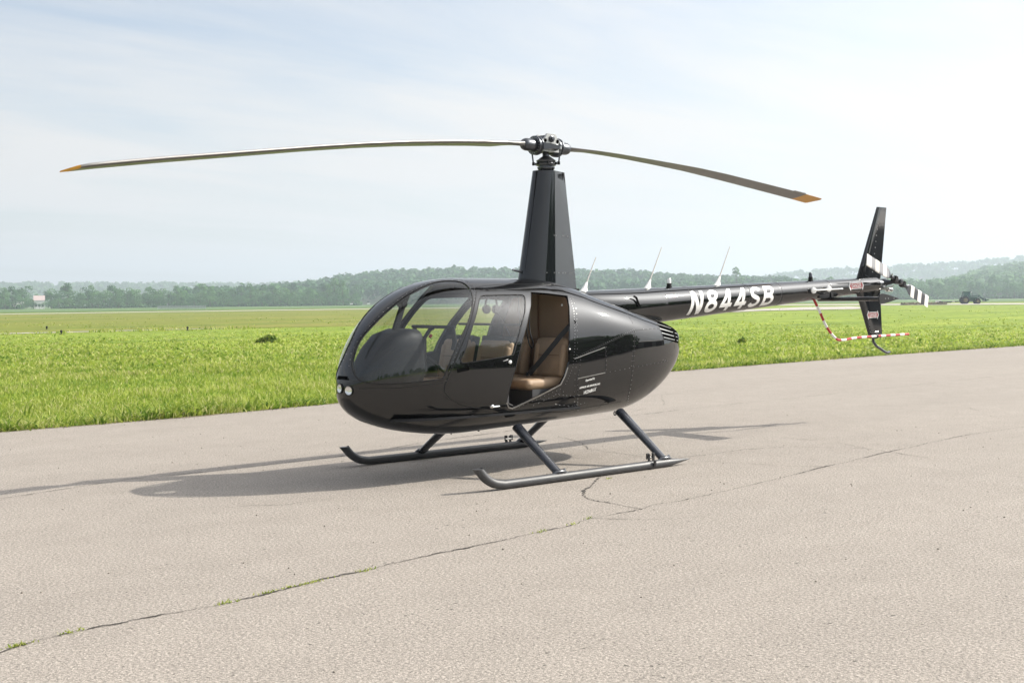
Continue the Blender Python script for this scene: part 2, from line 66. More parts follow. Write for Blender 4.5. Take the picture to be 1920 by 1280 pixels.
# ---------------------------------------------------------------- materials
def new_mat(name):
    m = bpy.data.materials.new(name); m.use_nodes = True
    return m, m.node_tree, m.node_tree.nodes['Principled BSDF']
def pbr(name, col, rough=0.5, metal=0.0, coat=0.0, spec=0.5, var=0.0, vscale=8.0, bump=0.0, bscale=60.0, rvar=0.0):
    m, t, b = new_mat(name)
    b.inputs['Base Color'].default_value = (*col, 1); b.inputs['Roughness'].default_value = rough
    b.inputs['Metallic'].default_value = metal; b.inputs['Coat Weight'].default_value = coat; b.inputs['Coat Roughness'].default_value = 0.02
    b.inputs['Specular IOR Level'].default_value = spec
    if var or rvar or bump:
        tc = t.nodes.new('ShaderNodeTexCoord')
    if var or rvar:
        n = t.nodes.new('ShaderNodeTexNoise'); t.links.new(tc.outputs['Object'], n.inputs['Vector']); n.inputs['Scale'].default_value = vscale; n.inputs['Detail'].default_value = 5
    if var:
        mr = t.nodes.new('ShaderNodeMix'); mr.data_type = 'RGBA'
        mr.inputs['A'].default_value = (*[c*(1-var) for c in col], 1); mr.inputs['B'].default_value = (*[min(1, c*(1+var)) for c in col], 1)
        t.links.new(n.outputs['Fac'], mr.inputs['Factor']); t.links.new(mr.outputs['Result'], b.inputs['Base Color'])
    if rvar:
        mr = t.nodes.new('ShaderNodeMapRange'); t.links.new(n.outputs['Fac'], mr.inputs['Value'])
        mr.inputs['To Min'].default_value = max(0, rough-rvar); mr.inputs['To Max'].default_value = rough+rvar; t.links.new(mr.outputs[0], b.inputs['Roughness'])
    if bump:
        n2 = t.nodes.new('ShaderNodeTexNoise'); t.links.new(tc.outputs['Object'], n2.inputs['Vector']); n2.inputs['Scale'].default_value = bscale; n2.inputs['Detail'].default_value = 4
        bp = t.nodes.new('ShaderNodeBump'); bp.inputs['Strength'].default_value = bump; bp.inputs['Distance'].default_value = 0.01
        t.links.new(n2.outputs['Fac'], bp.inputs['Height']); t.links.new(bp.outputs[0], b.inputs['Normal'])
    return m
M = {}
M['paint'] = pbr('gloss_black_paint', (0.0055, 0.0055, 0.006), 0.018, spec=0.65, rvar=0.012, vscale=3, bump=.05, bscale=2.6)
M['satin'] = pbr('satin_black', (0.018, 0.018, 0.020), 0.32, rvar=0.08, vscale=14)
M['boom_paint'] = M['paint']
M['stripe_sunlit'] = pbr('sunlit_blade_stripe', (.20, .20, .21), .45)  # dark stripe lightened in colour for sunlight on the upper tail rotor blade
M['trim2'] = pbr('grey_seat_base', (.05, .05, .052), .6, var=.2, vscale=12)
M['rivet'] = pbr('rivet_metal', (.30, .30, .30), .3, metal=1.0)
M['lampface'] = pbr('lamp_reflector', (0.86, 0.86, 0.85), 0.16, metal=1.0)
M['matte'] = pbr('matte_black', (0.010, 0.010, 0.011), 0.6, spec=.25, var=.3, vscale=20)
M['flat_black'] = pbr('hole_shade_dial_black', (0.004, 0.004, 0.004), 0.9, spec=0.0)  # flat black standing in for shade inside openings; also gauge dials
M['trim'] = pbr('dark_grey_trim', (0.008, 0.009, 0.011), 0.6, spec=.3, var=.2, vscale=12)
M['leather'] = pbr('tan_leather', (0.33, 0.225, 0.14), 0.55, var=.18, vscale=9, bump=.25, bscale=160)
M['leather_wall'] = pbr('tan_cabin_lining', (0.20, 0.125, 0.078), 0.6, var=.12, vscale=6, bump=.2, bscale=180)
M['stitch'] = pbr('tan_seam', (0.13, 0.07, 0.035), 0.7)
M['strap'] = pbr('black_webbing', (0.012, 0.012, 0.013), 0.75, bump=.3, bscale=300)
M['chrome'] = pbr('polished_metal', (0.78, 0.78, 0.77), 0.12, metal=1.0)
M['alu'] = pbr('worn_aluminium', (0.42, 0.42, 0.41), 0.35, metal=1.0, var=.25, vscale=25)
M['steel'] = pbr('dark_steel', (0.085, 0.09, 0.10), 0.35, metal=.8, var=.3, vscale=25)
M['skid'] = pbr('grey_black_skid_paint', (0.046, 0.047, 0.050), 0.48, var=.25, vscale=12, rvar=.08)
M['strut'] = pbr('black_strut_paint', (0.016, 0.018, 0.024), 0.2, coat=.4, rvar=.06)
M['white'] = pbr('white_paint', (0.80, 0.80, 0.78), 0.35, var=.04, vscale=20)
M['offwhite'] = pbr('weathered_white', (0.62, 0.60, 0.56), 0.45, var=.08, vscale=20)
M['red'] = pbr('red_paint', (0.42, 0.02, 0.02), 0.35, var=.15, vscale=20)
M['orange'] = pbr('amber_tip_paint', (0.62, 0.30, 0.025), 0.45, var=.15, vscale=20)
M['blade'] = pbr('blade_grey_paint', (0.090, 0.086, 0.078), 0.33, metal=.25, var=.15, vscale=3, rvar=.08)
M['blade_le'] = pbr('bare_blade_edge', (0.36, 0.345, 0.33), 0.38, metal=.6, var=.12, vscale=3)
M['fairing'] = pbr('semi_gloss_black', (0.009, 0.010, 0.012), 0.06, spec=.6, rvar=.02)
M['fin'] = M['fairing']
M['clear'] = pbr('clear_lamp_dome', (0.8, 0.8, 0.8), 0.08, spec=.8)
M['redlens'] = pbr('red_lens', (0.5, 0.02, 0.02), 0.1)
def glass_mat(name, tint, refl=1.7):
    m, t, b = new_mat(name); t.nodes.remove(b)
    o = t.nodes['Material Output']; tr = t.nodes.new('ShaderNodeBsdfTransparent'); gl = t.nodes.new('ShaderNodeBsdfGlossy')
    tr.inputs[0].default_value = (*tint, 1); gl.inputs['Roughness'].default_value = 0.012; gl.inputs['Color'].default_value = (1, 1, 1, 1)
    lw = t.nodes.new('ShaderNodeLayerWeight'); lw.inputs['Blend'].default_value = 0.5
    pw = t.nodes.new('ShaderNodeMath'); pw.operation = 'POWER'; t.links.new(lw.outputs['Facing'], pw.inputs[0]); pw.inputs[1].default_value = 5
    ma = t.nodes.new('ShaderNodeMath'); ma.operation = 'MULTIPLY_ADD'; t.links.new(pw.outputs[0], ma.inputs[0]); ma.inputs[1].default_value = 0.96*refl*.8; ma.inputs[2].default_value = 0.042*refl; ma.use_clamp = True
    mx = t.nodes.new('ShaderNodeMixShader'); t.links.new(ma.outputs[0], mx.inputs[0]); t.links.new(tr.outputs[0], mx.inputs[1]); t.links.new(gl.outputs[0], mx.inputs[2])
    t.links.new(mx.outputs[0], o.inputs['Surface'])
    return m
M['glass'] = glass_mat('tinted_acrylic', (0.80, 0.82, 0.82), 1.25)
M['lamp_glass'] = glass_mat('lamp_cover', (0.95, 0.95, 0.95), 1.0)

# ---------------------------------------------------------------- mesh helpers
def props(o, label=None, cat=None, group=None, kind=None):
    if label: o['label'] = label
    if cat: o['category'] = cat
    if group: o['group'] = group
    if kind: o['kind'] = kind
    return o
def empty(name, loc=(0, 0, 0), rz=0.0):
    o = bpy.data.objects.new(name, None); COL.objects.link(o); o.location = loc; o.rotation_euler = (0, 0, rz); o.empty_display_size = .2
    return o
def link(name, me, parent=None):
    o = bpy.data.objects.new(name, me); COL.objects.link(o)
    if parent is not None: o.parent = parent
    return o
class MB:
    """collects plain shapes into one mesh"""
    def __init__(s): s.v = []; s.f = []; s.m = []; s.mats = []
    def mi(s, mat):
        if mat not in s.mats: s.mats.append(mat)
        return s.mats.index(mat)
    def add(s, vs, fs, mat):
        k = len(s.v); i = s.mi(mat)
        s.v += [tuple(p) for p in vs]; s.f += [tuple(a+k for a in f) for f in fs]; s.m += [i]*len(fs); return s
    def box(s, c, d, mat, rot=None):
        hx, hy, hz = d[0]/2, d[1]/2, d[2]/2
        P = [Vector((x, y, z)) for x in (-hx, hx) for y in (-hy, hy) for z in (-hz, hz)]
        if rot is not None: P = [rot @ p for p in P]
        return s.add([p+Vector(c) for p in P], [(0, 1, 3, 2), (4, 6, 7, 5), (0, 4, 5, 1), (2, 3, 7, 6), (0, 2, 6, 4), (1, 5, 7, 3)], mat)
    def rbox(s, c, d, r, mat, rot=None, seg=2):
        bm = bmesh.new(); bmesh.ops.create_cube(bm, size=1); bmesh.ops.scale(bm, vec=d, verts=bm.verts)
        bmesh.ops.bevel(bm, geom=list(bm.edges), offset=r, segments=seg, profile=.5, affect='EDGES')
        P = [v.co.copy() for v in bm.verts]; F = [[v.index for v in f.verts] for f in bm.faces]; bm.free()
        if rot is not None: P = [rot @ p for p in P]
        return s.add([p+Vector(c) for p in P], F, mat)
    def tube(s, path, rad, mat, seg=10, caps=True, flat=1.0, up=(0, 0, 1)):
        path = [Vector(p) for p in path]; n = len(path)
        rad = rad if isinstance(rad, (list, tuple)) else [rad]*n
        vs = []; upv = Vector(up); last = None
        for i, p in enumerate(path):
            t = (path[min(i+1, n-1)]-path[max(i-1, 0)]).normalized()
            if last is None:
                a = t.cross(upv)
                if a.length < 1e-3: a = t.cross(Vector((1, 0, 0)))
            else: a = last - t*last.dot(t)
            a.normalize(); last = a; b = a.cross(t)
            for k in range(seg):
                th = 2*math.pi*k/seg; vs.append(p+a*math.cos(th)*rad[i]*flat+b*math.sin(th)*rad[i])
        fs = [(i*seg+k, i*seg+(k+1) % seg, (i+1)*seg+(k+1) % seg, (i+1)*seg+k) for i in range(n-1) for k in range(seg)]
        if caps: fs += [tuple(range(seg))[::-1], tuple((n-1)*seg+k for k in range(seg))]
        return s.add(vs, fs, mat)
    def lathe(s, o, axis, prof, mat, seg=20, caps=True):
        """prof: (distance along axis, radius)"""
        ax = Vector(axis).normalized(); a = ax.orthogonal().normalized(); b = ax.cross(a); o = Vector(o); vs = []
        for h, r in prof:
            for k in range(seg):
                th = 2*math.pi*k/seg; vs.append(o+ax*h+a*math.cos(th)*r+b*math.sin(th)*r)
        n = len(prof)
        fs = [(i*seg+k, i*seg+(k+1) % seg, (i+1)*seg+(k+1) % seg, (i+1)*seg+k) for i in range(n-1) for k in range(seg)]
        if caps: fs += [tuple(range(seg))[::-1], tuple((n-1)*seg+k for k in range(seg))]
        return s.add(vs, fs, mat)
    def loft(s, rings, mat, caps=True):
        n = len(rings[0]); vs = [p for r in rings for p in r]
        fs = [(i*n+k, i*n+(k+1) % n, (i+1)*n+(k+1) % n, (i+1)*n+k) for i in range(len(rings)-1) for k in range(n)]
        if caps: fs += [tuple(range(n))[::-1], tuple((len(rings)-1)*n+k for k in range(n))]
        return s.add(vs, fs, mat)
    def prism(s, pts, ext, mat):
        ext = Vector(ext); n = len(pts); P = [Vector(p) for p in pts]
        return s.add(P+[p+ext for p in P], [tuple(range(n))[::-1], tuple(range(n, 2*n))]+[(i, (i+1) % n, n+(i+1) % n, n+i) for i in range(n)], mat)
    def mesh(s, name, angle=35, fix=True):
        me = bpy.data.meshes.new(name); me.from_pydata(s.v, [], s.f)
        for m in s.mats: me.materials.append(M[m] if isinstance(m, str) else m)
        me.polygons.foreach_set('material_index', s.m); me.validate()
        if fix:
            bm = bmesh.new(); bm.from_mesh(me); bmesh.ops.recalc_face_normals(bm, faces=bm.faces); bm.to_mesh(me); bm.free()
        me.polygons.foreach_set('use_smooth', [True]*len(me.polygons)); me.set_sharp_from_angle(angle=R(angle)); me.update()
        return me
    def build(s, name, parent=None, angle=35, fix=True): return link(name, s.mesh(name, angle, fix), parent)
def np_mesh(name, V, F, mats, midx=None, smooth=False, colors=None, cname='tint'):
    """V (n,3), F (m,k) fixed-size polygons"""
    me = bpy.data.meshes.new(name); n, (m, k) = len(V), F.shape
    me.vertices.add(n); me.vertices.foreach_set('co', np.ascontiguousarray(V, np.float32).ravel())
    me.loops.add(m*k); me.loops.foreach_set('vertex_index', np.ascontiguousarray(F, np.int32).ravel())
    me.polygons.add(m); me.polygons.foreach_set('loop_start', np.arange(m, dtype=np.int32)*k); me.polygons.foreach_set('loop_total', np.full(m, k, np.int32))
    if midx is not None: me.polygons.foreach_set('material_index', midx.astype(np.int32))
    me.polygons.foreach_set('use_smooth', np.full(m, smooth))
    for x in mats: me.materials.append(x)
    if colors is not None:
        a = me.attributes.new(cname, 'FLOAT', 'FACE'); a.data.foreach_set('value', colors.astype(np.float32))
    me.update(calc_edges=True)
    return me

# ---------------------------------------------------------------- fuselage surface
BP = DATA['BODY']
def _spl(X, Y, n=200):
    X = np.array(X); Y = np.array(Y); m = np.gradient(Y, X); xs = np.linspace(X[0], X[-1], n); i = np.clip(np.searchsorted(X, xs)-1, 0, len(X)-2)
    h = X[i+1]-X[i]; t = (xs-X[i])/h
    return xs, (2*t**3-3*t**2+1)*Y[i]+(t**3-2*t**2+t)*h*m[i]+(-2*t**3+3*t**2)*Y[i+1]+(t**3-t**2)*h*m[i+1]
TX, TZ = _spl([-1.8, -1.77, -1.72, -1.62, -1.5, -1.3, -1.1, -.9, -.6, -.3, -.1, .1, .3], [1.23, 1.27, 1.305, 1.35, 1.385, 1.44, 1.49, 1.54, 1.63, 1.73, 1.80, 1.85, 1.869])
def sm(t):
    t = np.clip(t, 0, 1); return t*t*(3-2*t)
def prof(x):
    p = BP; x = np.asarray(x, float)
    f = np.clip((x-p['xa'])/(p['x0']-p['xa']), 0, 1); ft = (1-f**p['pt'])**(1/p['qt'])
    f = np.clip((x-p['xb'])/(p['x0']-p['xb']), 0, 1); fb = (1-f**p['pb'])**(1/p['qb'])
    f = np.clip((x-p['xw'])/(p['x0']-p['xw']), 0, 1); fw = (1-f**p['pw'])**(1/p['qw'])
    g = np.clip((p['xba']-x)/(p['xba']-p['x1']), 0, 1); gb = (1-g**p['pba'])**(1/1.6)
    g = np.clip((p['xwa']-x)/(p['xwa']-p['x1']), 0, 1); gw = (1-g**p['pwa'])**(1/2.0)
    s = sm((x+.3)/1.2); zc = p['za']+(p['zn']-p['za'])*s
    zt = zc+(p['ztop']-zc)*ft; zt = np.where(x < .3, np.interp(x, TX, TZ), zt)
    gt = np.clip((zt-zc)/(p['ztop']-zc), 0, 1)/np.maximum(ft, 1e-9)
    zb = zc-(zc-p['zbot']-p['kb']*np.clip(1.3-x, 0, 3))*fb*gb
    w = p['W']*fw*gw; zm = zc+(p['zmc']-zc)*np.minimum(ft*gt, fb*gb)
    k = sm((x+.9)/1.2)
    return zt, zb, w, zm, p['nTa']+(p['nT']-p['nTa'])*k, p['nBa']+(p['nB']-p['nBa'])*k
def xof(u): return (BP['x0']+BP['x1'])/2-(BP['x0']-BP['x1'])/2*np.cos(np.pi*u)
def uof(x): return np.arccos(np.clip(-(x-(BP['x0']+BP['x1'])/2)/((BP['x0']-BP['x1'])/2), -1, 1))/np.pi
def surf(u, th):
    u = np.clip(u, .0015, .9985); x = xof(u); zt, zb, w, zm, nT, nB = prof(x); c, s = np.cos(th), np.sin(th); up = s >= 0
    n = np.where(up, nT, nB); k = (np.abs(c)**n+np.abs(s)**n)**(-1/n)
    return np.stack([x+0*th, w*c*k, zm+np.where(up, zt-zm, zm-zb)*s*k], -1)
def snorm(u, th):
    e = 1.5e-3; u = np.clip(u, .004, .996)
    a = surf(u+e, th)-surf(u-e, th); b = surf(u, th+2*e)-surf(u, th-2*e)
    n = np.cross(b, a); n /= np.maximum(np.linalg.norm(n, axis=-1, keepdims=True), 1e-9)
    P = surf(u, th); c = np.stack([P[..., 0]*0+np.clip(P[..., 0], -.8, 1.2), P[..., 1]*0, P[..., 0]*0+1.1], -1)
    sg = np.sign(((P-c)*n).sum(-1, keepdims=True)); return n*np.where(sg == 0, 1, sg)
KU, KT = 4.27, 0.62
def dom(P): return [(p[0]*KU, p[1]*KT) for p in P]
def mirror(P): return [(p[0], math.pi-p[1]) for p in P][::-1]
def inpoly(px, py, poly):
    r = np.zeros(len(px), bool); n = len(poly)
    for i in range(n):
        x1, y1 = poly[i]; x2, y2 = poly[(i+1) % n]
        if y1 == y2: continue
        c = ((y1 > py) != (y2 > py)) & (px < (x2-x1)*(py-y1)/(y2-y1)+x1); r ^= c
    return r
def cdt(points, polys):
    vs = [Vector(p) for p in points]; es = []
    for poly in polys:
        k = len(vs); vs += [Vector(p) for p in poly]; n = len(poly); es += [(k+i, k+(i+1) % n) for i in range(n)]
    o = delaunay_2d_cdt(vs, es, [], 0, 1e-6)
    V = np.array([tuple(v) for v in o[0]]); F = np.array([f for f in o[2] if len(f) == 3])
    return V, F
def surf_object(name, V2, F, mats, parent, off=0.0, thick=0.0):
    """triangles given in the surface's own (u,th) chart become a sheet (thick=0) or a solid skin with inner face and rim"""
    used, inv = np.unique(F, return_inverse=True); F = inv.reshape(F.shape); V2 = V2[used]
    u, th = V2[:, 0]/KU, V2[:, 1]/KT; P = surf(u, th); Nn = snorm(u, th); n = len(P)
    A = P+Nn*off
    t = np.cross(A[F[:, 1]]-A[F[:, 0]], A[F[:, 2]]-A[F[:, 0]]); flip = (t*Nn[F[:, 0]]).sum(1) < 0; F = F.copy(); F[flip] = F[flip][:, ::-1]
    V = [A]; FF = [F]; MI = [np.zeros(len(F), int)]; NN = [Nn]
    if thick:
        E = np.concatenate([F[:, [0, 1]], F[:, [1, 2]], F[:, [2, 0]]]); key = np.sort(E, 1); code = key[:, 0]*10**7+key[:, 1]
        uq, idx, cnt = np.unique(code, return_index=True, return_counts=True); B = E[idx[cnt == 1]]
        Bm = P-Nn*thick; V.append(Bm); FF.append(F[:, ::-1]+n); MI.append(np.ones(len(F), int)); NN.append(-Nn)
        if len(B):
            b0, b1 = B[:, 0], B[:, 1]; q = np.concatenate([A[b0], A[b1], Bm[b1], Bm[b0]]); m = len(B); i = np.arange(m); k = 2*n
            fn = np.cross(A[b0]-A[b1], Bm[b1]-A[b1]); fn /= np.maximum(np.linalg.norm(fn, axis=1, keepdims=True), 1e-9)
            V.append(q); FF.append(np.stack([k+i+m, k+i, k+i+3*m], 1)); FF.append(np.stack([k+i+m, k+i+3*m, k+i+2*m], 1)); MI.append(np.zeros(2*m, int)); NN.append(np.tile(fn, (4, 1)))
    me = np_mesh(name, np.concatenate(V), np.concatenate(FF), [M[x] for x in mats], np.concatenate(MI), True)
    me.normals_split_custom_set_from_vertices(np.concatenate(NN).tolist())
    return link(name, me, parent)
def patch(name, poly, mat, parent, off, step=.02):
    """a sheet on the fuselage skin bounded by poly (u,th)"""
    D = dom(poly); a = np.array(D); x0, y0 = a.min(0); x1, y1 = a.max(0)
    g = [(x, y) for x in np.arange(x0+step/2, x1, step) for y in np.arange(y0+step/2, y1, step)]
    if g:
        k = inpoly(np.array([p[0] for p in g]), np.array([p[1] for p in g]), D); g = [p for p, q in zip(g, k) if q]
    V, F = cdt(g, [D]); c = V[F].mean(1); F = F[inpoly(c[:, 0], c[:, 1], D)]
    return surf_object(name, V, F, [mat], parent, off)
def strip_on_skin(mb, line, wd, off, mat, sgn=1):
    """a thin ribbon following a line on the skin"""
    a = np.array(line); P = surf(a[:, 0], a[:, 1]); Nn = snorm(a[:, 0], a[:, 1]); T = np.gradient(P, axis=0); Sd = np.cross(Nn, T); Sd /= np.maximum(np.linalg.norm(Sd, axis=1, keepdims=True), 1e-9)
    n = len(P); A = P+Nn*off+Sd*wd/2; B = P+Nn*off-Sd*wd/2; C = P-Nn*.003-Sd*wd/2; D = P-Nn*.003+Sd*wd/2
    fs = []
    for i in range(n-1):
        fs += [(i, i+1, n+i+1, n+i), (n+i, n+i+1, 2*n+i+1, 2*n+i), (3*n+i, 3*n+i+1, i+1, i)]
    mb.add(list(A)+list(B)+list(C)+list(D), fs, mat)

# ================================================================ GROUND AND SETTING
def ground_mat(name, stops, scale=1.0, speck=0.0, bump=0.3, bscale=3.0, stretch=1.0, rough=.95):
    """stops: colours blended by large and small noise over world position"""
    m, t, b = new_mat(name); g = t.nodes.new('ShaderNodeNewGeometry')
    mp = t.nodes.new('ShaderNodeMapping'); t.links.new(g.outputs['Position'], mp.inputs[0]); mp.inputs['Rotation'].default_value = (0, 0, R(7)); mp.inputs['Scale'].default_value = (1/stretch, 1, 1)
    n1 = t.nodes.new('ShaderNodeTexNoise'); t.links.new(mp.outputs[0], n1.inputs['Vector']); n1.inputs['Scale'].default_value = scale; n1.inputs['Detail'].default_value = 9; n1.inputs['Roughness'].default_value = .62
    r = t.nodes.new('ShaderNodeValToRGB'); t.links.new(n1.outputs['Fac'], r.inputs[0])
    el = r.color_ramp.elements
    for i, (p, c) in enumerate(stops):
        e = el[i] if i < 2 else el.new(p)
        e.position = p; e.color = (*c, 1)
    b.inputs['Roughness'].default_value = rough; b.inputs['Specular IOR Level'].default_value = .2
    colr = r.outputs['Color']
    n2 = t.nodes.new('ShaderNodeTexNoise'); t.links.new(mp.outputs[0], n2.inputs['Vector']); n2.inputs['Scale'].default_value = bscale; n2.inputs['Detail'].default_value = 6
    if speck:
        mr = t.nodes.new('ShaderNodeMapRange'); t.links.new(n2.outputs['Fac'], mr.inputs['Value']); mr.inputs['From Min'].default_value = .3; mr.inputs['From Max'].default_value = .7; mr.inputs['To Min'].default_value = 1-speck; mr.inputs['To Max'].default_value = 1+speck
        mu = t.nodes.new('ShaderNodeVectorMath'); mu.operation = 'SCALE'; t.links.new(colr, mu.inputs[0]); t.links.new(mr.outputs[0], mu.inputs['Scale']); colr = mu.outputs[0]
    t.links.new(colr, b.inputs['Base Color'])
    bp = t.nodes.new('ShaderNodeBump'); bp.inputs['Strength'].default_value = bump; bp.inputs['Distance'].default_value = .1; t.links.new(n2.outputs['Fac'], bp.inputs['Height']); t.links.new(bp.outputs[0], b.inputs['Normal'])
    return m
M['field'] = ground_mat('meadow_green', [(.30, (.105, .165, .015)), (.70, (.25, .295, .038)), (.52, (.178, .240, .026))], .16, .35, .8, 2.2, 2.5)
M['dry'] = ground_mat('dry_mown_grass', [(.30, (.095, .140, .014)), (.74, (.225, .200, .052)), (.5, (.150, .170, .024))], .09, .3, .6, 1.2, 3)
M['crop'] = ground_mat('dark_crop', [(.30, (.070, .135, .040)), (.70, (.12, .185, .06))], .05, .25, .5, .5, 3)
M['concrete_far'] = ground_mat('pale_concrete', [(.3, (.33, .31, .26)), (.7, (.42, .39, .34))], .3, .05, .1, 2)

# apron: pale aged asphalt with exposed aggregate
def apron_mat():
    m, t, b = new_mat('aged_asphalt'); g = t.nodes.new('ShaderNodeNewGeometry'); ln = t.links.new; nn = t.nodes.new
    def noise_(sc, det=4, rg=.6, vec=None):
        n = nn('ShaderNodeTexNoise'); ln(vec or g.outputs['Position'], n.inputs['Vector']); n.inputs['Scale'].default_value = sc; n.inputs['Detail'].default_value = det; n.inputs['Roughness'].default_value = rg; return n.outputs['Fac']
    def mr(v, a, b_, c_, d):
        x = nn('ShaderNodeMapRange'); ln(v, x.inputs['Value']); x.inputs['From Min'].default_value = a; x.inputs['From Max'].default_value = b_; x.inputs['To Min'].default_value = c_; x.inputs['To Max'].default_value = d; return x.outputs[0]
    mp = nn('ShaderNodeMapping'); ln(g.outputs['Position'], mp.inputs[0]); mp.inputs['Rotation'].default_value = (0, 0, R(-7)); mp.inputs['Scale'].default_value = (.25, 1.2, 1)
    big = noise_(.55, 6, .6, mp.outputs[0]); mid = noise_(2.6, 6); fine = noise_(38, 3, .7); grit = noise_(120, 2, .8); coarse = noise_(62, 2, .7)
    vo = nn('ShaderNodeTexVoronoi'); ln(g.outputs['Position'], vo.inputs['Vector']); vo.inputs['Scale'].default_value = 75
    cr = nn('ShaderNodeValToRGB'); ln(big, cr.inputs[0]); e = cr.color_ramp.elements
    e[0].position = .28; e[0].color = (.300, .268, .235, 1); e[1].position = .72; e[1].color = (.336, .300, .263, 1)
    def mulc(col, v):
        s = nn('ShaderNodeVectorMath'); s.operation = 'SCALE'; ln(col, s.inputs[0]); ln(v, s.inputs['Scale']); return s.outputs[0]
    c_ = mulc(cr.outputs[0], mr(mid, .3, .7, .95, 1.05)); c_ = mulc(c_, mr(fine, .30, .70, .84, 1.14)); c_ = mulc(c_, mr(coarse, .34, .66, .68, 1.28)); c_ = mulc(c_, mr(grit, .3, .7, .66, 1.32))
    c_ = mulc(c_, mr(vo.outputs['Distance'], .0, .55, 1.16, .86))
    # sparse dark pits, thicker in patches
    pit = noise_(22, 2, .5); patch_ = noise_(.8, 4)
    ad = nn('ShaderNodeMath'); ad.operation = 'MULTIPLY_ADD'; ln(patch_, ad.inputs[0]); ad.inputs[1].default_value = -.28; ln(pit, ad.inputs[2])
    c_ = mulc(c_, mr(ad.outputs[0], .10, .17, .30, 1.0))
    ln(c_, b.inputs['Base Color']); b.inputs['Roughness'].default_value = .88; b.inputs['Specular IOR Level'].default_value = .25
    bp = nn('ShaderNodeBump'); bp.inputs['Strength'].default_value = .55; bp.inputs['Distance'].default_value = .006; ln(grit, bp.inputs['Height'])
    bp2 = nn('ShaderNodeBump'); bp2.inputs['Strength'].default_value = .5; bp2.inputs['Distance'].default_value = .02; ln(fine, bp2.inputs['Height']); ln(bp.outputs[0], bp2.inputs['Normal']); ln(bp2.outputs[0], b.inputs['Normal'])
    return m
M['apron'] = apron_mat()
M['crack'] = pbr('crack_dirt', (.045, .040, .034), .95, var=.5, vscale=9)  # dark colour of the crack and joint ribbons

def far(bearing, d, z=0.0): return Vector((CX+d*math.cos(R(bearing)), CY+d*math.sin(R(bearing)), z))
def bear(px): return math.degrees(YAW)-math.degrees(math.atan((px-960)/FPX))
GZ = -.05
b = MB(); b.add([(-4500, -4500, GZ), (4500, -4500, GZ), (4500, 4500, GZ), (-4500, 4500, GZ)], [(0, 1, 2, 3)], 'field'); props(b.build('ground'), kind='structure')
def sheet(name, pts, mat, z):
    b = MB(); b.add([(p[0], p[1], z) for p in pts], [tuple(range(len(pts)))], mat); return props(b.build(name), kind='structure')
# apron slab with a slightly ragged edge
edge = [(60, -2.2), (25, -5.25), (10, -6.55)]+[tuple(p) for p in DATA['EDGE']]+[(-60, -12.2), (-160, -17.0), (-400, -28)]
ragged = []
for a, c_ in zip(edge, edge[1:]):
    n = max(1, min(60, int(math.hypot(c_[0]-a[0], c_[1]-a[1])/.25)))
    for k in range(n):
        f = k/n; x, y = a[0]+(c_[0]-a[0])*f, a[1]+(c_[1]-a[1])*f; ragged.append((x, y+.08*noise.noise(Vector((x*1.7, 0, 3)))+.045*noise.noise(Vector((x*6, 1, 3)))))
poly = ragged+[(-400, 42), (60, 42)]
b = MB(); n = len(poly); b.add([(x, y, 0) for x, y in poly]+[(x, y, -.3) for x, y in poly], [tuple(range(n))]+[(i, n+i, n+(i+1) % n, (i+1) % n) for i in range(n)], 'apron'); props(b.build('apron', fix=True, angle=30), kind='structure')
# soil and grit washed over the pavement edge
Lp = [(x, y-.03, .004) for x, y in ragged]; Rp = [(x, y+.015+.16*max(0, noise.noise(Vector((x*.9, 7, 1))))+.07*max(0, noise.noise(Vector((x*5, 3, 2))))+.03*noise.noise(Vector((x*19, 5, 2))), .004) for x, y in ragged]
M['soil'] = pbr('dry_soil', (.16, .125, .085), .95, var=.4, vscale=12)
b = MB(); n = len(ragged); b.add(Lp+Rp, [(i, i+1, n+i+1, n+i) for i in range(n-1)], 'soil'); props(b.build('edge_soil', fix=False), kind='structure')
n = 1500; gx = rng.uniform(-30, 9, n); gy = np.interp(gx, [p[0] for p in ragged][::-1], [p[1] for p in ragged][::-1])+np.abs(rng.normal(0, .22, n)); q = rng.random(n) < .25; gx[q] = rng.uniform(-8, 7, q.sum()); gy[q] = rng.uniform(-6, 6, q.sum())
rs = rng.uniform(.003, .010, n); base = np.array([(1, 0, 0), (0, 1, 0), (-1, 0, 0), (0, -1, 0), (0, 0, .8), (0, 0, -.3)]); V = np.stack([gx, gy, rs*.3], 1)[:, None, :]+base[None]*rs[:, None, None]*rng.uniform(.6, 1.3, (n, 6, 1))
F = np.array([(0, 1, 4), (1, 2, 4), (2, 3, 4), (3, 0, 4), (1, 0, 5), (2, 1, 5), (3, 2, 5), (0, 3, 5)]); F = (np.arange(n)[:, None, None]*6+F[None]).reshape(-1, 3)
M['pebble'] = pbr('grit', (.19, .165, .135), .9, var=.5, vscale=3); props(link('pebbles', np_mesh('pebbles', V.reshape(-1, 3), F, [M['pebble']])), kind='stuff')
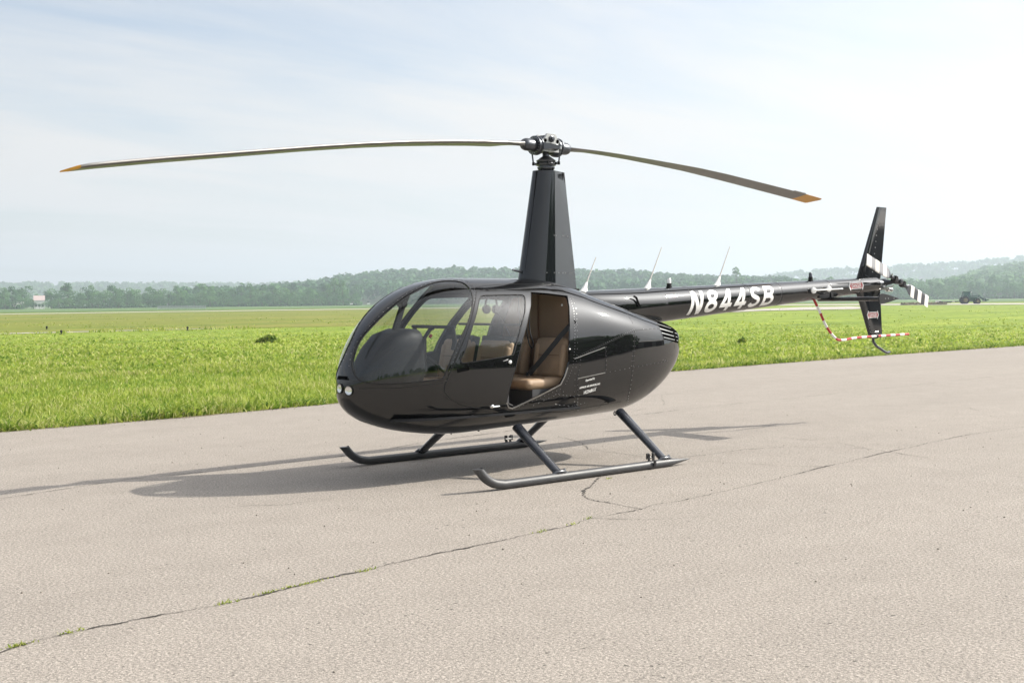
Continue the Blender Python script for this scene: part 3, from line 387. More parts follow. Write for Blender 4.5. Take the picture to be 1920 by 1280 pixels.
# cracks and joints: ragged filled grooves lying in the surface
def crack(pts, w0, amp, step, fade=False):
    P = []
    for a, c_ in zip(pts, pts[1:]):
        n = max(1, int(math.hypot(c_[0]-a[0], c_[1]-a[1])/step))
        for k in range(n): f = k/n; P.append((a[0]+(c_[0]-a[0])*f, a[1]+(c_[1]-a[1])*f))
    P.append(tuple(pts[-1])); L_, R_ = [], []; sd = random.random()*100
    for i, p in enumerate(P):
        q = P[min(i+1, len(P)-1)]; o = P[max(i-1, 0)]; tx, ty = q[0]-o[0], q[1]-o[1]; l = math.hypot(tx, ty) or 1; nx, ny = -ty/l, tx/l
        s = i*step; off = amp*(noise.noise(Vector((s*1.3, sd, 0)))+.6*noise.noise(Vector((s*5, sd, 1)))+.5*noise.noise(Vector((s*17, sd, 2)))+.4*noise.noise(Vector((s*43, sd, 3))))
        w = w0*max(.28, .52+1.1*noise.noise(Vector((s*2.1, sd, 5)))+.9*noise.noise(Vector((s*11, sd, 6))))
        L_.append((p[0]+nx*(off+w/2), p[1]+ny*(off+w/2), .004)); R_.append((p[0]+nx*(off-w/2), p[1]+ny*(off-w/2), .004))
    n = len(P); return L_+R_, [(i, i+1, n+i+1, n+i) for i in range(n-1)]
b = MB(); CK = DATA['CRACK']
c0 = CK[0]; d0 = (c0[0][0]-c0[2][0], c0[0][1]-c0[2][1]); c0 = [[c0[0][0]+d0[0]*k, c0[0][1]+d0[1]*k] for k in (6, 3, 1)]+c0+[[-14, .75], [-30, -1.2], [-80, -5]]
b.add(*crack(c0, .0150, .028, .010), 'crack'); 
b.add(*crack(CK[1], .020, .04, .008), 'crack'); b.add(*crack(CK[2], .013, .05, .012), 'crack'); b.add(*crack(CK[3], .008, .05, .03), 'crack')
b.add(*crack(CK[4], .014, .02, .03), 'crack')
for (x, y, a, l) in ((1.9, 2.62, 2.2, .9), (-3.2, 1.6, -2.0, 1.3), (3.6, .3, 2.6, .8), (-8, .2, -2.4, 2), (-5, -3.5, .4, 2.2), (-9, -5.5, .2, 4)):
    b.add(*crack([(x, y), (x+l*.5*math.cos(a), y+l*.5*math.sin(a)), (x+l*math.cos(a+.3), y+l*math.sin(a+.3))], .008, .04, .02), 'crack')
props(b.build('pavement_cracks', fix=False), kind='structure')
# far strips, dry field and crops
def pg(L_): return [far(bear(px), d)[:2] for px, d in L_]
sheet('dry_field', pg([(-900, 62), (-300, 74), (0, 80.5), (240, 83), (480, 85.5), (700, 88), (1000, 92), (1300, 330), (700, 300), (300, 268), (0, 262), (-900, 240)]), 'dry', GZ+.02)
sheet('taxiway', pg([(-900, 56), (-300, 72), (0, 79), (240, 82.2), (420, 85), (420, 85.6), (240, 84.0), (0, 81.4), (-300, 75), (-900, 60)]), 'concrete_far', GZ+.025)
sheet('runway', pg([(-900, 240), (0, 268), (300, 285), (640, 300), (1000, 310), (1480, 290), (1700, 262), (1920, 252), (2500, 240), (2500, 285), (1920, 300), (1700, 315), (1480, 335), (1000, 345), (640, 335), (300, 312), (0, 290), (-900, 255)]), 'concrete_far', GZ+.06)
sheet('taxiway', pg([(1200, 120), (1430, 166), (1500, 172), (1600, 178), (1640, 190), (1600, 236), (1500, 226), (1430, 196), (1200, 132)]), 'concrete_far', GZ+.06)
sheet('crop_field', pg([(-900, 300), (0, 340), (640, 380), (1000, 400), (1500, 400), (1920, 380), (2600, 380), (2600, 1500), (1000, 1500), (-900, 1500)]), 'crop', GZ+.10)

# ---- hills and woods
def leaf_mat(name, c0_, c1_, trans=.25):
    m, t, b = new_mat(name); b.inputs['Roughness'].default_value = .7; b.inputs['Specular IOR Level'].default_value = .15
    at_ = t.nodes.new('ShaderNodeAttribute'); at_.attribute_name = 'tint'
    oi = t.nodes.new('ShaderNodeObjectInfo'); ad = t.nodes.new('ShaderNodeMath'); ad.operation = 'MULTIPLY_ADD'; t.links.new(oi.outputs['Random'], ad.inputs[0]); ad.inputs[1].default_value = .75; t.links.new(at_.outputs['Fac'], ad.inputs[2])
    sb = t.nodes.new('ShaderNodeMath'); sb.operation = 'SUBTRACT'; sb.use_clamp = True; t.links.new(ad.outputs[0], sb.inputs[0]); sb.inputs[1].default_value = .37
    mx = t.nodes.new('ShaderNodeMix'); mx.data_type = 'RGBA'; t.links.new(sb.outputs[0], mx.inputs['Factor']); mx.inputs['A'].default_value = (*c0_, 1); mx.inputs['B'].default_value = (*c1_, 1)
    t.links.new(mx.outputs['Result'], b.inputs['Base Color'])
    tl = t.nodes.new('ShaderNodeBsdfTranslucent'); t.links.new(mx.outputs['Result'], tl.inputs['Color']); ms = t.nodes.new('ShaderNodeMixShader'); ms.inputs[0].default_value = trans
    t.links.new(b.outputs[0], ms.inputs[1]); t.links.new(tl.outputs[0], ms.inputs[2]); t.links.new(ms.outputs[0], t.nodes['Material Output'].inputs['Surface'])
    return m
M['leaf'] = leaf_mat('tree_leaves', (.038, .120, .040), (.130, .265, .080), .3)
M['bark'] = pbr('tree_bark', (.09, .07, .05), .9, var=.3)
M['woodfloor'] = pbr('wooded_ground', (.035, .060, .018), .95, var=.3, vscale=.02)
def quads(C, size, nrm, jit):
    """oriented leaf-clump quads at C, roughly facing nrm"""
    n = len(C); nr = nrm+rng.normal(0, jit, (n, 3)); nr /= np.linalg.norm(nr, axis=1, keepdims=True)
    a = np.cross(nr, rng.normal(0, 1, (n, 3))); a /= np.linalg.norm(a, axis=1, keepdims=True); b_ = np.cross(nr, a)
    s = size[:, None]; q = rng.uniform(.6, 1.2, (n, 4, 1))
    V = np.stack([C+a*s*q[:, 0], C+b_*s*q[:, 1], C-a*s*q[:, 2], C-b_*s*q[:, 3]], 1).reshape(-1, 3)
    return V, np.arange(4*n).reshape(-1, 4)
def tree_mesh(h, w, nlobes, nleaf, shape):
    lob = []
    for k in range(nlobes):
        f = rng.uniform(.10, .92); rad = w/2*(1-((f-.5)/.62)**2)**.5*shape; a = rng.uniform(0, 6.28); rr = rad*rng.uniform(.2, .8)
        lob.append((rr*math.cos(a), rr*math.sin(a), f*h, w*rng.uniform(.17, .30)))
    lob = np.array(lob); i = rng.integers(0, nlobes, nleaf); d = rng.normal(0, 1, (nleaf, 3)); d /= np.linalg.norm(d, axis=1, keepdims=True); d[:, 2] = np.where(rng.random(nleaf) < .7, np.abs(d[:, 2]), d[:, 2])
    C = lob[i, :3]+d*lob[i, 3:4]*rng.uniform(.7, 1.05, (nleaf, 1))*np.array([1, 1, .85]); C[:, 2] = np.maximum(C[:, 2], .3)
    V, F = quads(C, rng.uniform(.28, .62, nleaf)*h/15, d, .45); tint = np.clip(.25+.35*rng.random(nleaf)+.3*(rng.random(nlobes)[i]-.3), 0, 1)
    me = np_mesh('crown', V, F, [M['leaf']], None, False, tint)
    b = MB(); b.tube([(0, 0, -.3), (.1, 0, h*.3), (0, .1, h*.75)], [h*.022, h*.016, h*.004], 'bark', 7)
    for k in range(4):
        l = lob[k % nlobes]; b.tube([(0, 0, h*.25), (l[0]*.6, l[1]*.6, l[2]*.8), (l[0], l[1], l[2])], [h*.010, h*.006, h*.002], 'bark', 5)
    return me, b.mesh('trunk')
TREES = [tree_mesh(15, 11, 16, 950, 1.0), tree_mesh(17, 9, 16, 900, .95), tree_mesh(12, 12, 14, 850, 1.05), tree_mesh(14, 8, 12, 700, .9), tree_mesh(8, 9, 10, 500, 1.1)]
def tree(k, loc, sc, label, group, name='leafy_tree'):
    t = empty(name, loc, random.uniform(0, 6.28)); t.scale = (sc*random.uniform(.9, 1.15), sc*random.uniform(.9, 1.15), sc*random.uniform(.85, 1.1)); props(t, label, 'tree', group)
    link('crown', TREES[k][0], t); link('trunk', TREES[k][1], t); return t
TL = 'leafy green tree in the tree line across the far field'; TG = 'trees of the far tree line'
for d, step in ((738, 13), (747, 15), (760, 15), (778, 16)):
    px = -160.0
    while px < 660:
        if d < 750 and 48 < px < 98: px += 14; continue
        p = far(bear(px+random.uniform(-4, 4)), d+random.uniform(-5, 5), GZ)
        edge_ = d < 750; low_ = d < 740
        k = 4 if low_ else random.choice([2, 4, 4, 0]) if edge_ else random.choice([0, 0, 1, 2, 3])
        s = (random.uniform(.55, .85) if edge_ else random.uniform(.72, 1.0))
        if 45 < px < 100: s *= .62
        tree(k, p, s, 'low rounded tree at the front of the tree line across the far field' if low_ else TL, 'low trees edging the far field' if low_ else TG)
        px += step*random.uniform(.6, 1.4)*(1.5 if edge_ else 1.2)
# a few trees one can tell apart
tree(0, far(bear(44), 800, GZ), 1.02, 'tall rounded dark tree just left of the small white barn', None)
tree(0, far(bear(97), 805, GZ), .95, 'rounded dark tree close to the right of the small white barn', None)
for px, sc, k, lab in ((1382, 1.02, 1, 'tall tree rising above the ridge between the tail boom aerials and the beacon'), (1500, 1.0, 2, 'broad tree crown breaking the skyline above the far end of the tail boom')):
    tree(k, far(bear(px), 905, 6), sc, lab, None)
TR, TRG = 'green tree in the hazy wood behind the tractor', 'trees behind the tractor'
for d, step in ((790, 13), (802, 15), (822, 16)):
    px = 1560.0
    while px < 2080:
        tree(4 if d < 800 else random.choice([0, 1, 2, 3]), far(bear(px), d+random.uniform(-6, 6), GZ), random.uniform(.62, .92), 'low rounded tree at the front of the hazy wood behind the tractor' if d < 797 else TR, 'low trees edging the wood behind the tractor' if d < 797 else TRG); px += step*random.uniform(.8, 1.6)

def horizon(px): return 564.7-(px-960)*.01035
def ridge(name, sky_pts, d0_, d1_, tree_h, spacing, leaf_n, leaf_s, nd=14, back=300):
    """a wooded slope: ground sheet rising from d0 to the skyline at d1, covered with tree crowns"""
    xs = [p[0] for p in sky_pts]; hs = [(horizon(p[0])-p[1])/FPX*d1_-tree_h*.8 for p in sky_pts]
    bx = np.linspace(xs[0], xs[-1], 120); H = np.interp(bx, xs, hs); V = []
    for j in range(nd+3):
        f = j/nd; d = d0_+(d1_-d0_)*min(f, 1.0)+(max(0, f-1)*nd*back/2)
        for px, h in zip(bx, H):
            p = far(bear(px), d); V.append((p.x, p.y, GZ-.5+max(0, h)*float(sm(min(f, 1)))*(1 if f <= 1 else 1-.4*(f-1)*nd/2)))
    nb_ = len(bx); F = np.array([(j*nb_+i, j*nb_+i+1, (j+1)*nb_+i+1, (j+1)*nb_+i) for j in range(nd+2) for i in range(nb_-1)])
    g = link(name+'_terrain', np_mesh(name, np.array(V), F, [M['woodfloor']], None, True)); props(g, kind='structure')
    ang = (xs[-1]-xs[0])/FPX; area = ang*(d1_**2-d0_**2)/2; n = int(area/spacing**2)
    px = rng.uniform(xs[0], xs[-1], n); f = rng.random(n)**.75; d = d0_+(d1_-d0_)*f+rng.uniform(0, 25, n)*(f > .9)
    h = np.maximum(0, np.interp(px, xs, hs))*sm(f); be = YAW-np.arctan((px-960)/FPX)
    C = np.stack([CX+d*np.cos(be), CY+d*np.sin(be), h+GZ], 1); th = tree_h*rng.uniform(.65, 1.12, n); w = th*rng.uniform(.55, .8, n)
    m = leaf_n; dd = rng.normal(0, 1, (n, m, 3)); dd[..., 2] = np.where(rng.random((n, m)) < .75, np.abs(dd[..., 2]), dd[..., 2]); dd /= np.linalg.norm(dd, axis=-1, keepdims=True)
    rr = rng.uniform(.65, 1.08, (n, m, 1)); P = C[:, None, :]+dd*rr*np.stack([w/2, w/2, th*.42], 1)[:, None, :]; P[..., 2] += (th*.56)[:, None]
    tint = np.clip(rng.uniform(.1, .75, n)[:, None]+rng.normal(0, .12, (n, m)), 0, 1)
    V, F = quads(P.reshape(-1, 3), (np.repeat(th, m)*leaf_s*rng.uniform(.7, 1.3, n*m)), dd.reshape(-1, 3), .4)
    o = link(name, np_mesh(name, V, F, [M['leaf']], None, False, tint.ravel())); props(o, kind='stuff'); return n
n_a = ridge('far_wooded_ridge', [(-1500, 535), (-500, 534), (0, 533), (200, 532), (330, 531), (480, 533), (560, 529), (640, 524), (800, 522), (1000, 520), (1300, 524), (1420, 520), (1500, 509), (1600, 503), (1700, 499), (1800, 495), (1860, 490), (1920, 487), (2300, 478), (2800, 474), (3500, 486), (4200, 510)], 1950, 2600, 16, 18, 26, .15)
n_b = ridge('wooded_hillside', [(330, 566), (380, 556), (430, 548), (500, 540), (560, 532), (600, 527), (640, 519), (700, 512), (760, 508), (820, 506), (900, 505), (1000, 507), (1100, 509), (1180, 509), (1230, 513), (1260, 518), (1330, 521), (1400, 522), (1480, 524), (1540, 532), (1600, 545), (1640, 558)], 870, 1330, 15, 10.5, 46, .11)
n_c = ridge('wooded_slope', [(1600, 556), (1650, 545), (1700, 534), (1740, 535), (1780, 528), (1810, 519), (1850, 506), (1880, 503), (1920, 499), (2100, 492), (2500, 494), (2900, 510), (3200, 532)], 880, 1500, 15, 11, 46, .11)

# undergrowth closing the foot of both tree lines
def under(px0, px1, d0_, n):
    px = rng.uniform(px0, px1, n); hh_ = 2.2+2.2*np.array([noise.noise(Vector((q*.09, d0_, 0))) for q in px]); be = YAW-np.arctan((px-960)/FPX); d = d0_+rng.uniform(-3, 3, n)
    C = np.stack([CX+d*np.cos(be), CY+d*np.sin(be), GZ+np.clip(hh_, .8, 9)*rng.random(n)], 1); q = (px > 46) & (px < 100); C = C[~q] if px0 < 100 else C; n = len(C)
    dn = rng.normal(0, 1, (n, 3)); dn[:, 2] = np.abs(dn[:, 2]); V, F = quads(C, rng.uniform(.35, .9, n), dn, .4); props(link('undergrowth', np_mesh('undergrowth', V, F, [M['leaf']], None, False, np.clip(rng.normal(.45, .2, n), 0, 1))), kind='stuff')
under(-160, 680, 741, 9000); under(1540, 2090, 794, 6000)
# ---- small far things
barn = empty('barn', far(bear(75), 745, GZ), R(bear(75)+90)); props(barn, 'small white barn with a pinkish roof among the far trees', 'barn')
M['barn_white'] = pbr('white_boards', (.75, .74, .72), .7); M['barn_roof'] = pbr('faded_red_roof', (.46, .36, .34), .7, var=.2)
b = MB(); b.box((0, 0, 2.6), (5.6, 5, 5.2), 'barn_white'); b.build('wall', barn)
b = MB(); b.prism([Vector((-3.1, -2.9, 5.0)), Vector((-3.1, 0, 7.8)), Vector((-3.1, 2.9, 5.0))], (6.2, 0, 0), 'barn_roof'); b.build('roof', barn)
for x in (-1.8, 0, 1.8): b = MB(); b.box((x, 2.52, 2.2), (1.2, .08, 1.6), 'trim'); b.build('window', barn)
for px in (50, 58, 67, 75, 83, 92): tree(4, far(bear(px), 728+random.uniform(-4, 4), GZ), random.uniform(.40, .52), 'low bushy tree in front of the small white barn', 'bushy trees before the barn')
sh = empty('shed', far(bear(36), 752, GZ), R(bear(36)+80)); props(sh, 'low shed with a pale roof, left of the small white barn', 'shed')
b = MB(); b.box((0, 0, 1.6), (5, 4, 3.2), 'barn_white'); b.build('wall', sh); b = MB(); b.prism([Vector((-2.8, -2.4, 3.2)), Vector((-2.8, 0, 4.4)), Vector((-2.8, 2.4, 3.2))], (5.6, 0, 0), 'white'); b.build('roof', sh)
for px, lab in ((659.5, 'tiny white marker board below the wooded hill, nearer the helicopter nose'), (692, 'tiny white marker board below the wooded hill, seen over the canopy curve')):
    c_ = empty('marker_board', far(bear(px), 700, GZ+.1), R(bear(px)+90)); props(c_, lab, 'marker')
    b = MB(); b.rbox((0, 0, 1.0), (1.7, .12, .8), .04, 'white'); b.build('board', c_)
    for x in (-.6, .6): b = MB(); b.tube([(x, 0, 0), (x, 0, .7)], .05, 'alu', 6); b.build('leg', c_)
fe = empty('field_fence', far(bear(342), 455, GZ+.1), R(bear(342)-90)); props(fe, 'long low pale mesh fence in the far crop field', 'fence')
M['mesh_pale'] = pbr('pale_mesh', (.42, .44, .45), .7)
for k in range(9): b = MB(); b.tube([(-8.5+k*2.1, 0, 0), (-8.5+k*2.1, 0, 1.25)], .04, 'mesh_pale', 6); b.build('post', fe)
b = MB()
for k in range(14): b.box((0, 0, .1+k*.085), (17, .02, .035), 'mesh_pale')
for k in range(120): b.box((-8.5+k*17/119, 0, .62), (.05, .02, 1.15), 'mesh_pale')
props(b.build('mesh_panel', fe), kind='stuff')
for px, d, lab in ((88, 92, 'small dark light post beyond the narrow taxiway, leftmost of three'), (115, 76, 'small dark light post on the near side of the narrow taxiway'), (352, 81, 'small dark light post at the taxiway edge, nearest the helicopter nose')):
    t = empty('taxiway_light', far(bear(px), d, GZ)); props(t, lab, 'light post', 'taxiway edge lights')
    b = MB(); b.lathe((0, 0, 0), (0, 0, 1), [(0, .14), (.03, .14), (.04, .035), (.12, .035)], 'matte', 10); b.build('stem', t); b = MB(); b.lathe((0, 0, .12), (0, 0, 1), [(0, .06), (.05, .075), (.13, .06), (.15, .01)], 'trim', 10); b.build('lamp', t)

# ---- tractor towing a mower
M['tgreen'] = pbr('tractor_green', (.014, .075, .050), .3, var=.2, vscale=3); M['tyre'] = pbr('tyre_rubber', (.018, .018, .018), .8); M['tyellow'] = pbr('rim_yellow', (.15, .13, .06), .6)
M['cabglass'] = glass_mat('cab_glass', (.55, .68, .70))
td = 288; tr_ = empty('tractor', far(bear(1815), td, GZ+.01), R(math.degrees(YAW)-90-6)); props(tr_, 'green tractor with a front loader driving along the far runway', 'tractor')
b = MB(); b.rbox((1.35, 0, 1.25), (2.2, .85, .75), .15, 'tgreen'); b.box((.3, 0, .85), (3.4, .5, .5), 'tgreen'); b.build('hood', tr_)
cab = MB(); cab.rbox((-.35, 0, 1.35), (1.45, 1.45, .7), .1, 'tgreen')
for x in (-1.0, .32):
    for y in (-.7, .7): cab.box((x, y, 2.05), (.10, .10, 1.2), 'tgreen')
cb_ = cab.build('cab', tr_); b = MB(); b.rbox((-.35, 0, 2.72), (1.75, 1.65, .22), .08, 'tgreen'); b.build('roof', cb_)
b = MB(); [b.box((-.34, y, 2.12), (1.22, .03, 1.0), 'cabglass') for y in (-.7, .7)]; [b.box((x, 0, 2.12), (.03, 1.3, 1.0), 'cabglass') for x in (-1.0, .32)]; b.build('cab_window', cb_)
b = MB(); b.box((.5, -.5, 2.65), (.3, .25, .25), 'white'); b.build('work_light', cb_)
for x, r_, w_ in ((-.75, .86, .5), (1.95, .60, .4)):
    for y in (-.85, .85):
        b = MB(); b.lathe((x, y-w_/2, r_), (0, 1, 0), [(0, r_*.6), (.03, r_*.95), (w_*.3, r_), (w_*.7, r_), (w_-.03, r_*.95), (w_, r_*.6)], 'tyre', 26)
        for k in range(20): t_ = 2*math.pi*k/20; b.box((x+math.cos(t_)*r_, y, r_+math.sin(t_)*r_), (.06, w_*.9, .06), 'tyre', Matrix.Rotation(-t_, 3, 'Y'))
        wh = b.build('wheel', tr_); b = MB(); b.lathe((x, y-w_/2-.01, r_), (0, 1, 0), [(0, r_*.52), (.02, r_*.56), (w_, r_*.56), (w_+.02, r_*.52)], 'tyellow', 20); b.build('rim', wh)
for y in (-.85, .85): b = MB(); b.prism([(-1.5, y-.28, 1.6), (-1.2, y-.28, 1.95), (-.4, y-.28, 1.95), (-.2, y-.28, 1.75), (-.4, y-.28, 1.85), (-1.15, y-.28, 1.85)], (0, .56, 0), 'tgreen'); b.build('fender', tr_)
for y in (-.55, .55): b = MB(); b.tube([(.6, y, 1.75), (2.3, y, 1.95), (2.9, y, 1.35), (3.35, y, .95)], [.10, .12, .11, .09], 'tgreen', 8); b.tube([(1.5, y, 1.0), (2.6, y, 1.6)], .05, 'alu', 6); b.build('loader_arm', tr_)
b = MB(); b.loft([[(3.3, y, .75), (3.55, y, .55), (4.35, y, .85), (4.4, y, .92), (3.75, y, 1.0), (3.45, y, 1.25)] for y in (-1.05, 1.05)], 'tgreen'); b.build('bucket', tr_)
b = MB(); b.tube([(1.0, .3, 1.6), (1.0, .3, 2.5)], .05, 'matte', 8); b.build('exhaust_pipe', tr_)
mw = empty('towed_mower', far(bear(1777), td+4, GZ+.01), R(math.degrees(YAW)-90-6)); props(mw, 'low pale mower deck towed behind the green tractor', 'mower')
b = MB(); b.rbox((-.6, 0, .45), (2.2, 3.0, .28), .08, 'matte'); b.rbox((-2.0, .2, .6), (.9, 2.0, .45), .1, 'offwhite'); b.build('deck', mw)
b = MB(); b.tube([(.4, 0, .5), (1.9, 0, .55), (2.6, 0, .6)], .08, 'matte', 8); b.box((1.3, 0, .55), (.5, .5, .3), 'offwhite'); b.build('drawbar', mw)
for y in (-1.3, 1.3): b = MB(); b.lathe((-1.9, y-.12, .35), (0, 1, 0), [(0, .35), (.24, .35)], 'tyre', 16); b.build('wheel', mw)

# ---- hangar and trees on the other side of the apron, mirrored in the black paint
def away(az, d): return Vector((d*math.cos(R(az)), d*math.sin(R(az)), GZ))
hg = empty('hangar', away(152, 95), R(62)); props(hg, 'long low hangar across the apron, seen only mirrored in the black paint', 'hangar')
M['hangar'] = pbr('hangar_sheet', (.20, .20, .19), .6, var=.15, vscale=.3)
b = MB(); b.box((0, 0, 3.2), (46, 18, 6.4), 'hangar'); b.build('wall', hg); b = MB(); b.prism([(-23.4, -9.5, 6.4), (-23.4, 0, 8.2), (-23.4, 9.5, 6.4)], (46.8, 0, 0), 'trim'); b.build('roof', hg)
for x in (-14, 0, 14): b = MB(); b.box((x, -9.05, 2.6), (9, .2, 5), 'trim'); b.build('hangar_door', hg)
nT_ = 150; az = np.where(rng.random(nT_) < .45, rng.uniform(110, 141, nT_), rng.uniform(45, 158, nT_)); tall = (az > 110) & (az < 141); dd_ = np.where(tall, rng.uniform(56, 78, nT_), rng.uniform(105, 140, nT_)); hh = np.where(tall, rng.uniform(10, 16, nT_), rng.uniform(4, 8, nT_)); m = 60
C = np.stack([dd_*np.cos(np.radians(az)), dd_*np.sin(np.radians(az)), hh*.5+GZ], 1); m = 420; d3 = rng.normal(0, 1, (nT_, m, 3)); d3 /= np.linalg.norm(d3, axis=-1, keepdims=True)
P = C[:, None]+d3*np.stack([hh*.42, hh*.42, hh*.5], 1)[:, None]*rng.uniform(.6, 1.05, (nT_, m, 1)); V, F = quads(P.reshape(-1, 3), np.repeat(hh, m)*.050, d3.reshape(-1, 3), .4)
props(link('distant_treeline', np_mesh('distant_treeline', V, F, [M['leaf']], None, False, rng.uniform(.1, .7, nT_*m))), kind='stuff')

# ================================================================ HELICOPTER
heli = empty('helicopter'); props(heli, 'glossy black four seat helicopter standing on skids on the pale apron', 'helicopter')
WIN, DOOR, ROP, DWN, RWN = (DATA[k] for k in ('WIND', 'DOOR', 'ROPEN', 'DWIN', 'RWIN'))
polys = {'wp': WIN, 'dp': DOOR, 'rp': ROP, 'vp': DWN}
polys.update(ws=mirror(WIN), ds=mirror(DOOR), rs=mirror(ROP), vs=mirror(DWN), xs=mirror(RWN))
D2 = {k: dom(v) for k, v in polys.items()}
uu = np.linspace(.0016, .9984, 190); tt = np.linspace(-math.pi/2, 1.5*math.pi, 160)
GP = [(u*KU, t*KT) for u in uu for t in tt]
# drop lattice points that crowd an outline
PV = np.concatenate([np.array(v) for v in D2.values()]); GA = np.array(GP); keep = np.ones(len(GA), bool)
for i in range(0, len(PV), 64): keep &= (((GA[:, None, :]-PV[None, i:i+64])**2).sum(-1) > .007**2).all(1)
V2, F2 = cdt(GA[keep].tolist(), list(D2.values()))
c2 = V2[F2].mean(1); IN = {k: inpoly(c2[:, 0], c2[:, 1], v) for k, v in D2.items()}
glassy = IN['wp'] | IN['ws']
door_p, door_s = IN['dp'] & ~glassy, IN['ds'] & ~glassy
rear_p, rear_s = IN['rp'] & ~door_p, IN['rs'] & ~door_s
shell = ~(glassy | door_p | door_s | rear_p | rear_s)
body = surf_object('fuselage_shell', V2, F2[shell], ['paint', 'trim'], heli, 0, .022)
surf_object('windshield', V2, F2[IN['wp']], ['glass'], heli, -.002)
surf_object('windshield', V2, F2[IN['ws']], ['glass'], heli, -.002)
fd = surf_object('front_door', V2, F2[door_p & ~IN['vp']], ['paint', 'trim'], heli, .003, .03)
surf_object('window_pane', V2, F2[IN['vp']], ['glass'], fd, -.001)
fs_ = surf_object('front_door', V2, F2[door_s & ~IN['vs']], ['paint', 'trim'], heli, .003, .03)
surf_object('window_pane', V2, F2[IN['vs']], ['glass'], fs_, -.001)
rd = surf_object('rear_door', V2, F2[rear_s & ~IN['xs']], ['paint', 'trim'], heli, .003, .03)
surf_object('window_pane', V2, F2[IN['xs'] & rear_s], ['glass'], rd, -.001)
for xe, sg in ((.0016, 1), (.9984, -1)):        # close the tiny openings at nose and tail
    P = surf(np.full(24, xe), np.linspace(0, 2*math.pi, 24, endpoint=False)); b = MB(); b.add(list(P), [tuple(range(24))], 'paint'); b.build('end_cap', body, fix=False)

# seals, seams and rivets, all standing slightly proud of the skin
def rs_line(line, n=1):
    return line
seal = MB(); seam = MB()
for k, w in (('wp', .009), ('dp', .005), ('vp', .008), ('ws', .009), ('ds', .005), ('vs', .009), ('rs', .005), ('xs', .009)):
    strip_on_skin(seal, polys[k]+[polys[k][0]], w, .0045, 'matte')
seal.build('rubber_seal', body, fix=False)
for s_ in DATA['SEAM']:
    strip_on_skin(seam, s_, .005, .0012, 'matte'); strip_on_skin(seam, mirror(s_), .005, .0012, 'matte')
seam.build('panel_seam', body, fix=False)
hb = MB()
for s_ in DATA['HINGE']: strip_on_skin(hb, s_, .007, .005, 'alu')
hb.build('panel_hinge', body, fix=False)
sb_ = MB(); strip_on_skin(sb_, DATA['SILL'], .010, .006, 'alu'); sb_.build('sill_highlight', body, fix=False)  # bright strip added for the highlight along the sill edge
riv = MB()
def rivet_line(line, sp):
    a = np.array(line); P = surf(a[:, 0], a[:, 1]); d = np.r_[0, np.cumsum(np.linalg.norm(np.diff(P, axis=0), axis=1))]
    for q in np.arange(0, d[-1], sp):
        u, t = np.interp(q, d, a[:, 0]), np.interp(q, d, a[:, 1]); p = Vector(surf(np.array([u]), np.array([t]))[0]); n = Vector(snorm(np.array([u]), np.array([t]))[0])
        e = n.orthogonal().normalized(); f = n.cross(e); r = .0040
        ring = [p+(e*math.cos(k*math.pi/3)+f*math.sin(k*math.pi/3))*r-n*.001 for k in range(6)]; top = [p+(e*math.cos(k*math.pi/3)+f*math.sin(k*math.pi/3))*r*.6+n*.0028 for k in range(6)]
        riv.add(ring+top, [(k, (k+1) % 6, 6+(k+1) % 6, 6+k) for k in range(6)]+[(6, 7, 8, 9, 10, 11)], 'rivet')
for l_, sp in DATA['RIV']:
    rivet_line(l_, sp); rivet_line(mirror(l_), sp)
props(riv.build('rivets', body, 60), kind='stuff')

def at(k, i=0):
    u, t = DATA['PT'][k][i]; return Vector(surf(np.array([u]), np.array([t]))[0]), Vector(snorm(np.array([u]), np.array([t]))[0])
# landing lights in the nose
for i in range(2):
    p, n = at('light', i); b = MB()
    b.lathe(p-n*.010, n, [(0, .047), (.020, .045), (.021, .040), (.014, .038)], 'matte', 28, caps=False)
    lamp = b.build('landing_light', heli)
    b = MB(); b.lathe(p+n*.0085, n, [(0.001, .0385), (-.003, .030), (-.0055, .018), (-.006, .006), (-.002, .005), (-.002, .0005)], 'lampface', 28, caps=False); b.build('reflector', lamp)
    b = MB(); b.lathe(p+n*.0095, n, [(0, .0385), (.006, .030), (.010, .015), (.011, .001)], 'lamp_glass', 28, caps=False); b.build('lens', lamp)
p, n = at('landing', 0); q, _ = at('landing', 1); e = (q-p).normalized(); f = n.cross(e)
b = MB(); b.prism([p-e*.018-f*.016+n*.001, q+e*.030-f*.016+n*.001, q+e*.006+f*.018+n*.001, p-e*.004+f*.018+n*.001], n*.004, 'flat_black'); b.build('air_inlet', heli)
# door furniture
p, n = at('knob'); b = MB(); b.lathe(p, n, [(0, .008), (.012, .008), (.016, .015), (.026, .017), (.033, .010), (.035, .002)], 'white', 16); dh = b.build('door_handle', fd)
a0, _ = at('lever', 0); a1, n1_ = at('lever', 1); b = MB(); b.tube([a1+n1_*.004, a1+n1_*.018, (a0+a1)/2+n1_*.02, a0+n1_*.014], [.006, .006, .005, .004], 'alu', 8); b.build('lever', dh)
p, n = at('latch'); b = MB(); b.lathe(p, n, [(0, .020), (.008, .020), (.014, .015), (.016, .004)], 'chrome', 18); q, _ = at('latchw'); b.tube([p+n*.012, q+n*.016, q+n*.014+(q-p)*.35], [.011, .009, .003], 'chrome', 8); b.build('latch', heli)
p, n = at('knob2'); b = MB(); b.lathe(p, n, [(0, .010), (.012, .009), (.016, .003)], 'alu', 12); b.build('door_stop', heli)
a0, na = at('slotv', 0); a1, nb_ = at('slotv', 1); b = MB(); u_ = (a1-a0).normalized(); v_ = na.cross(u_)
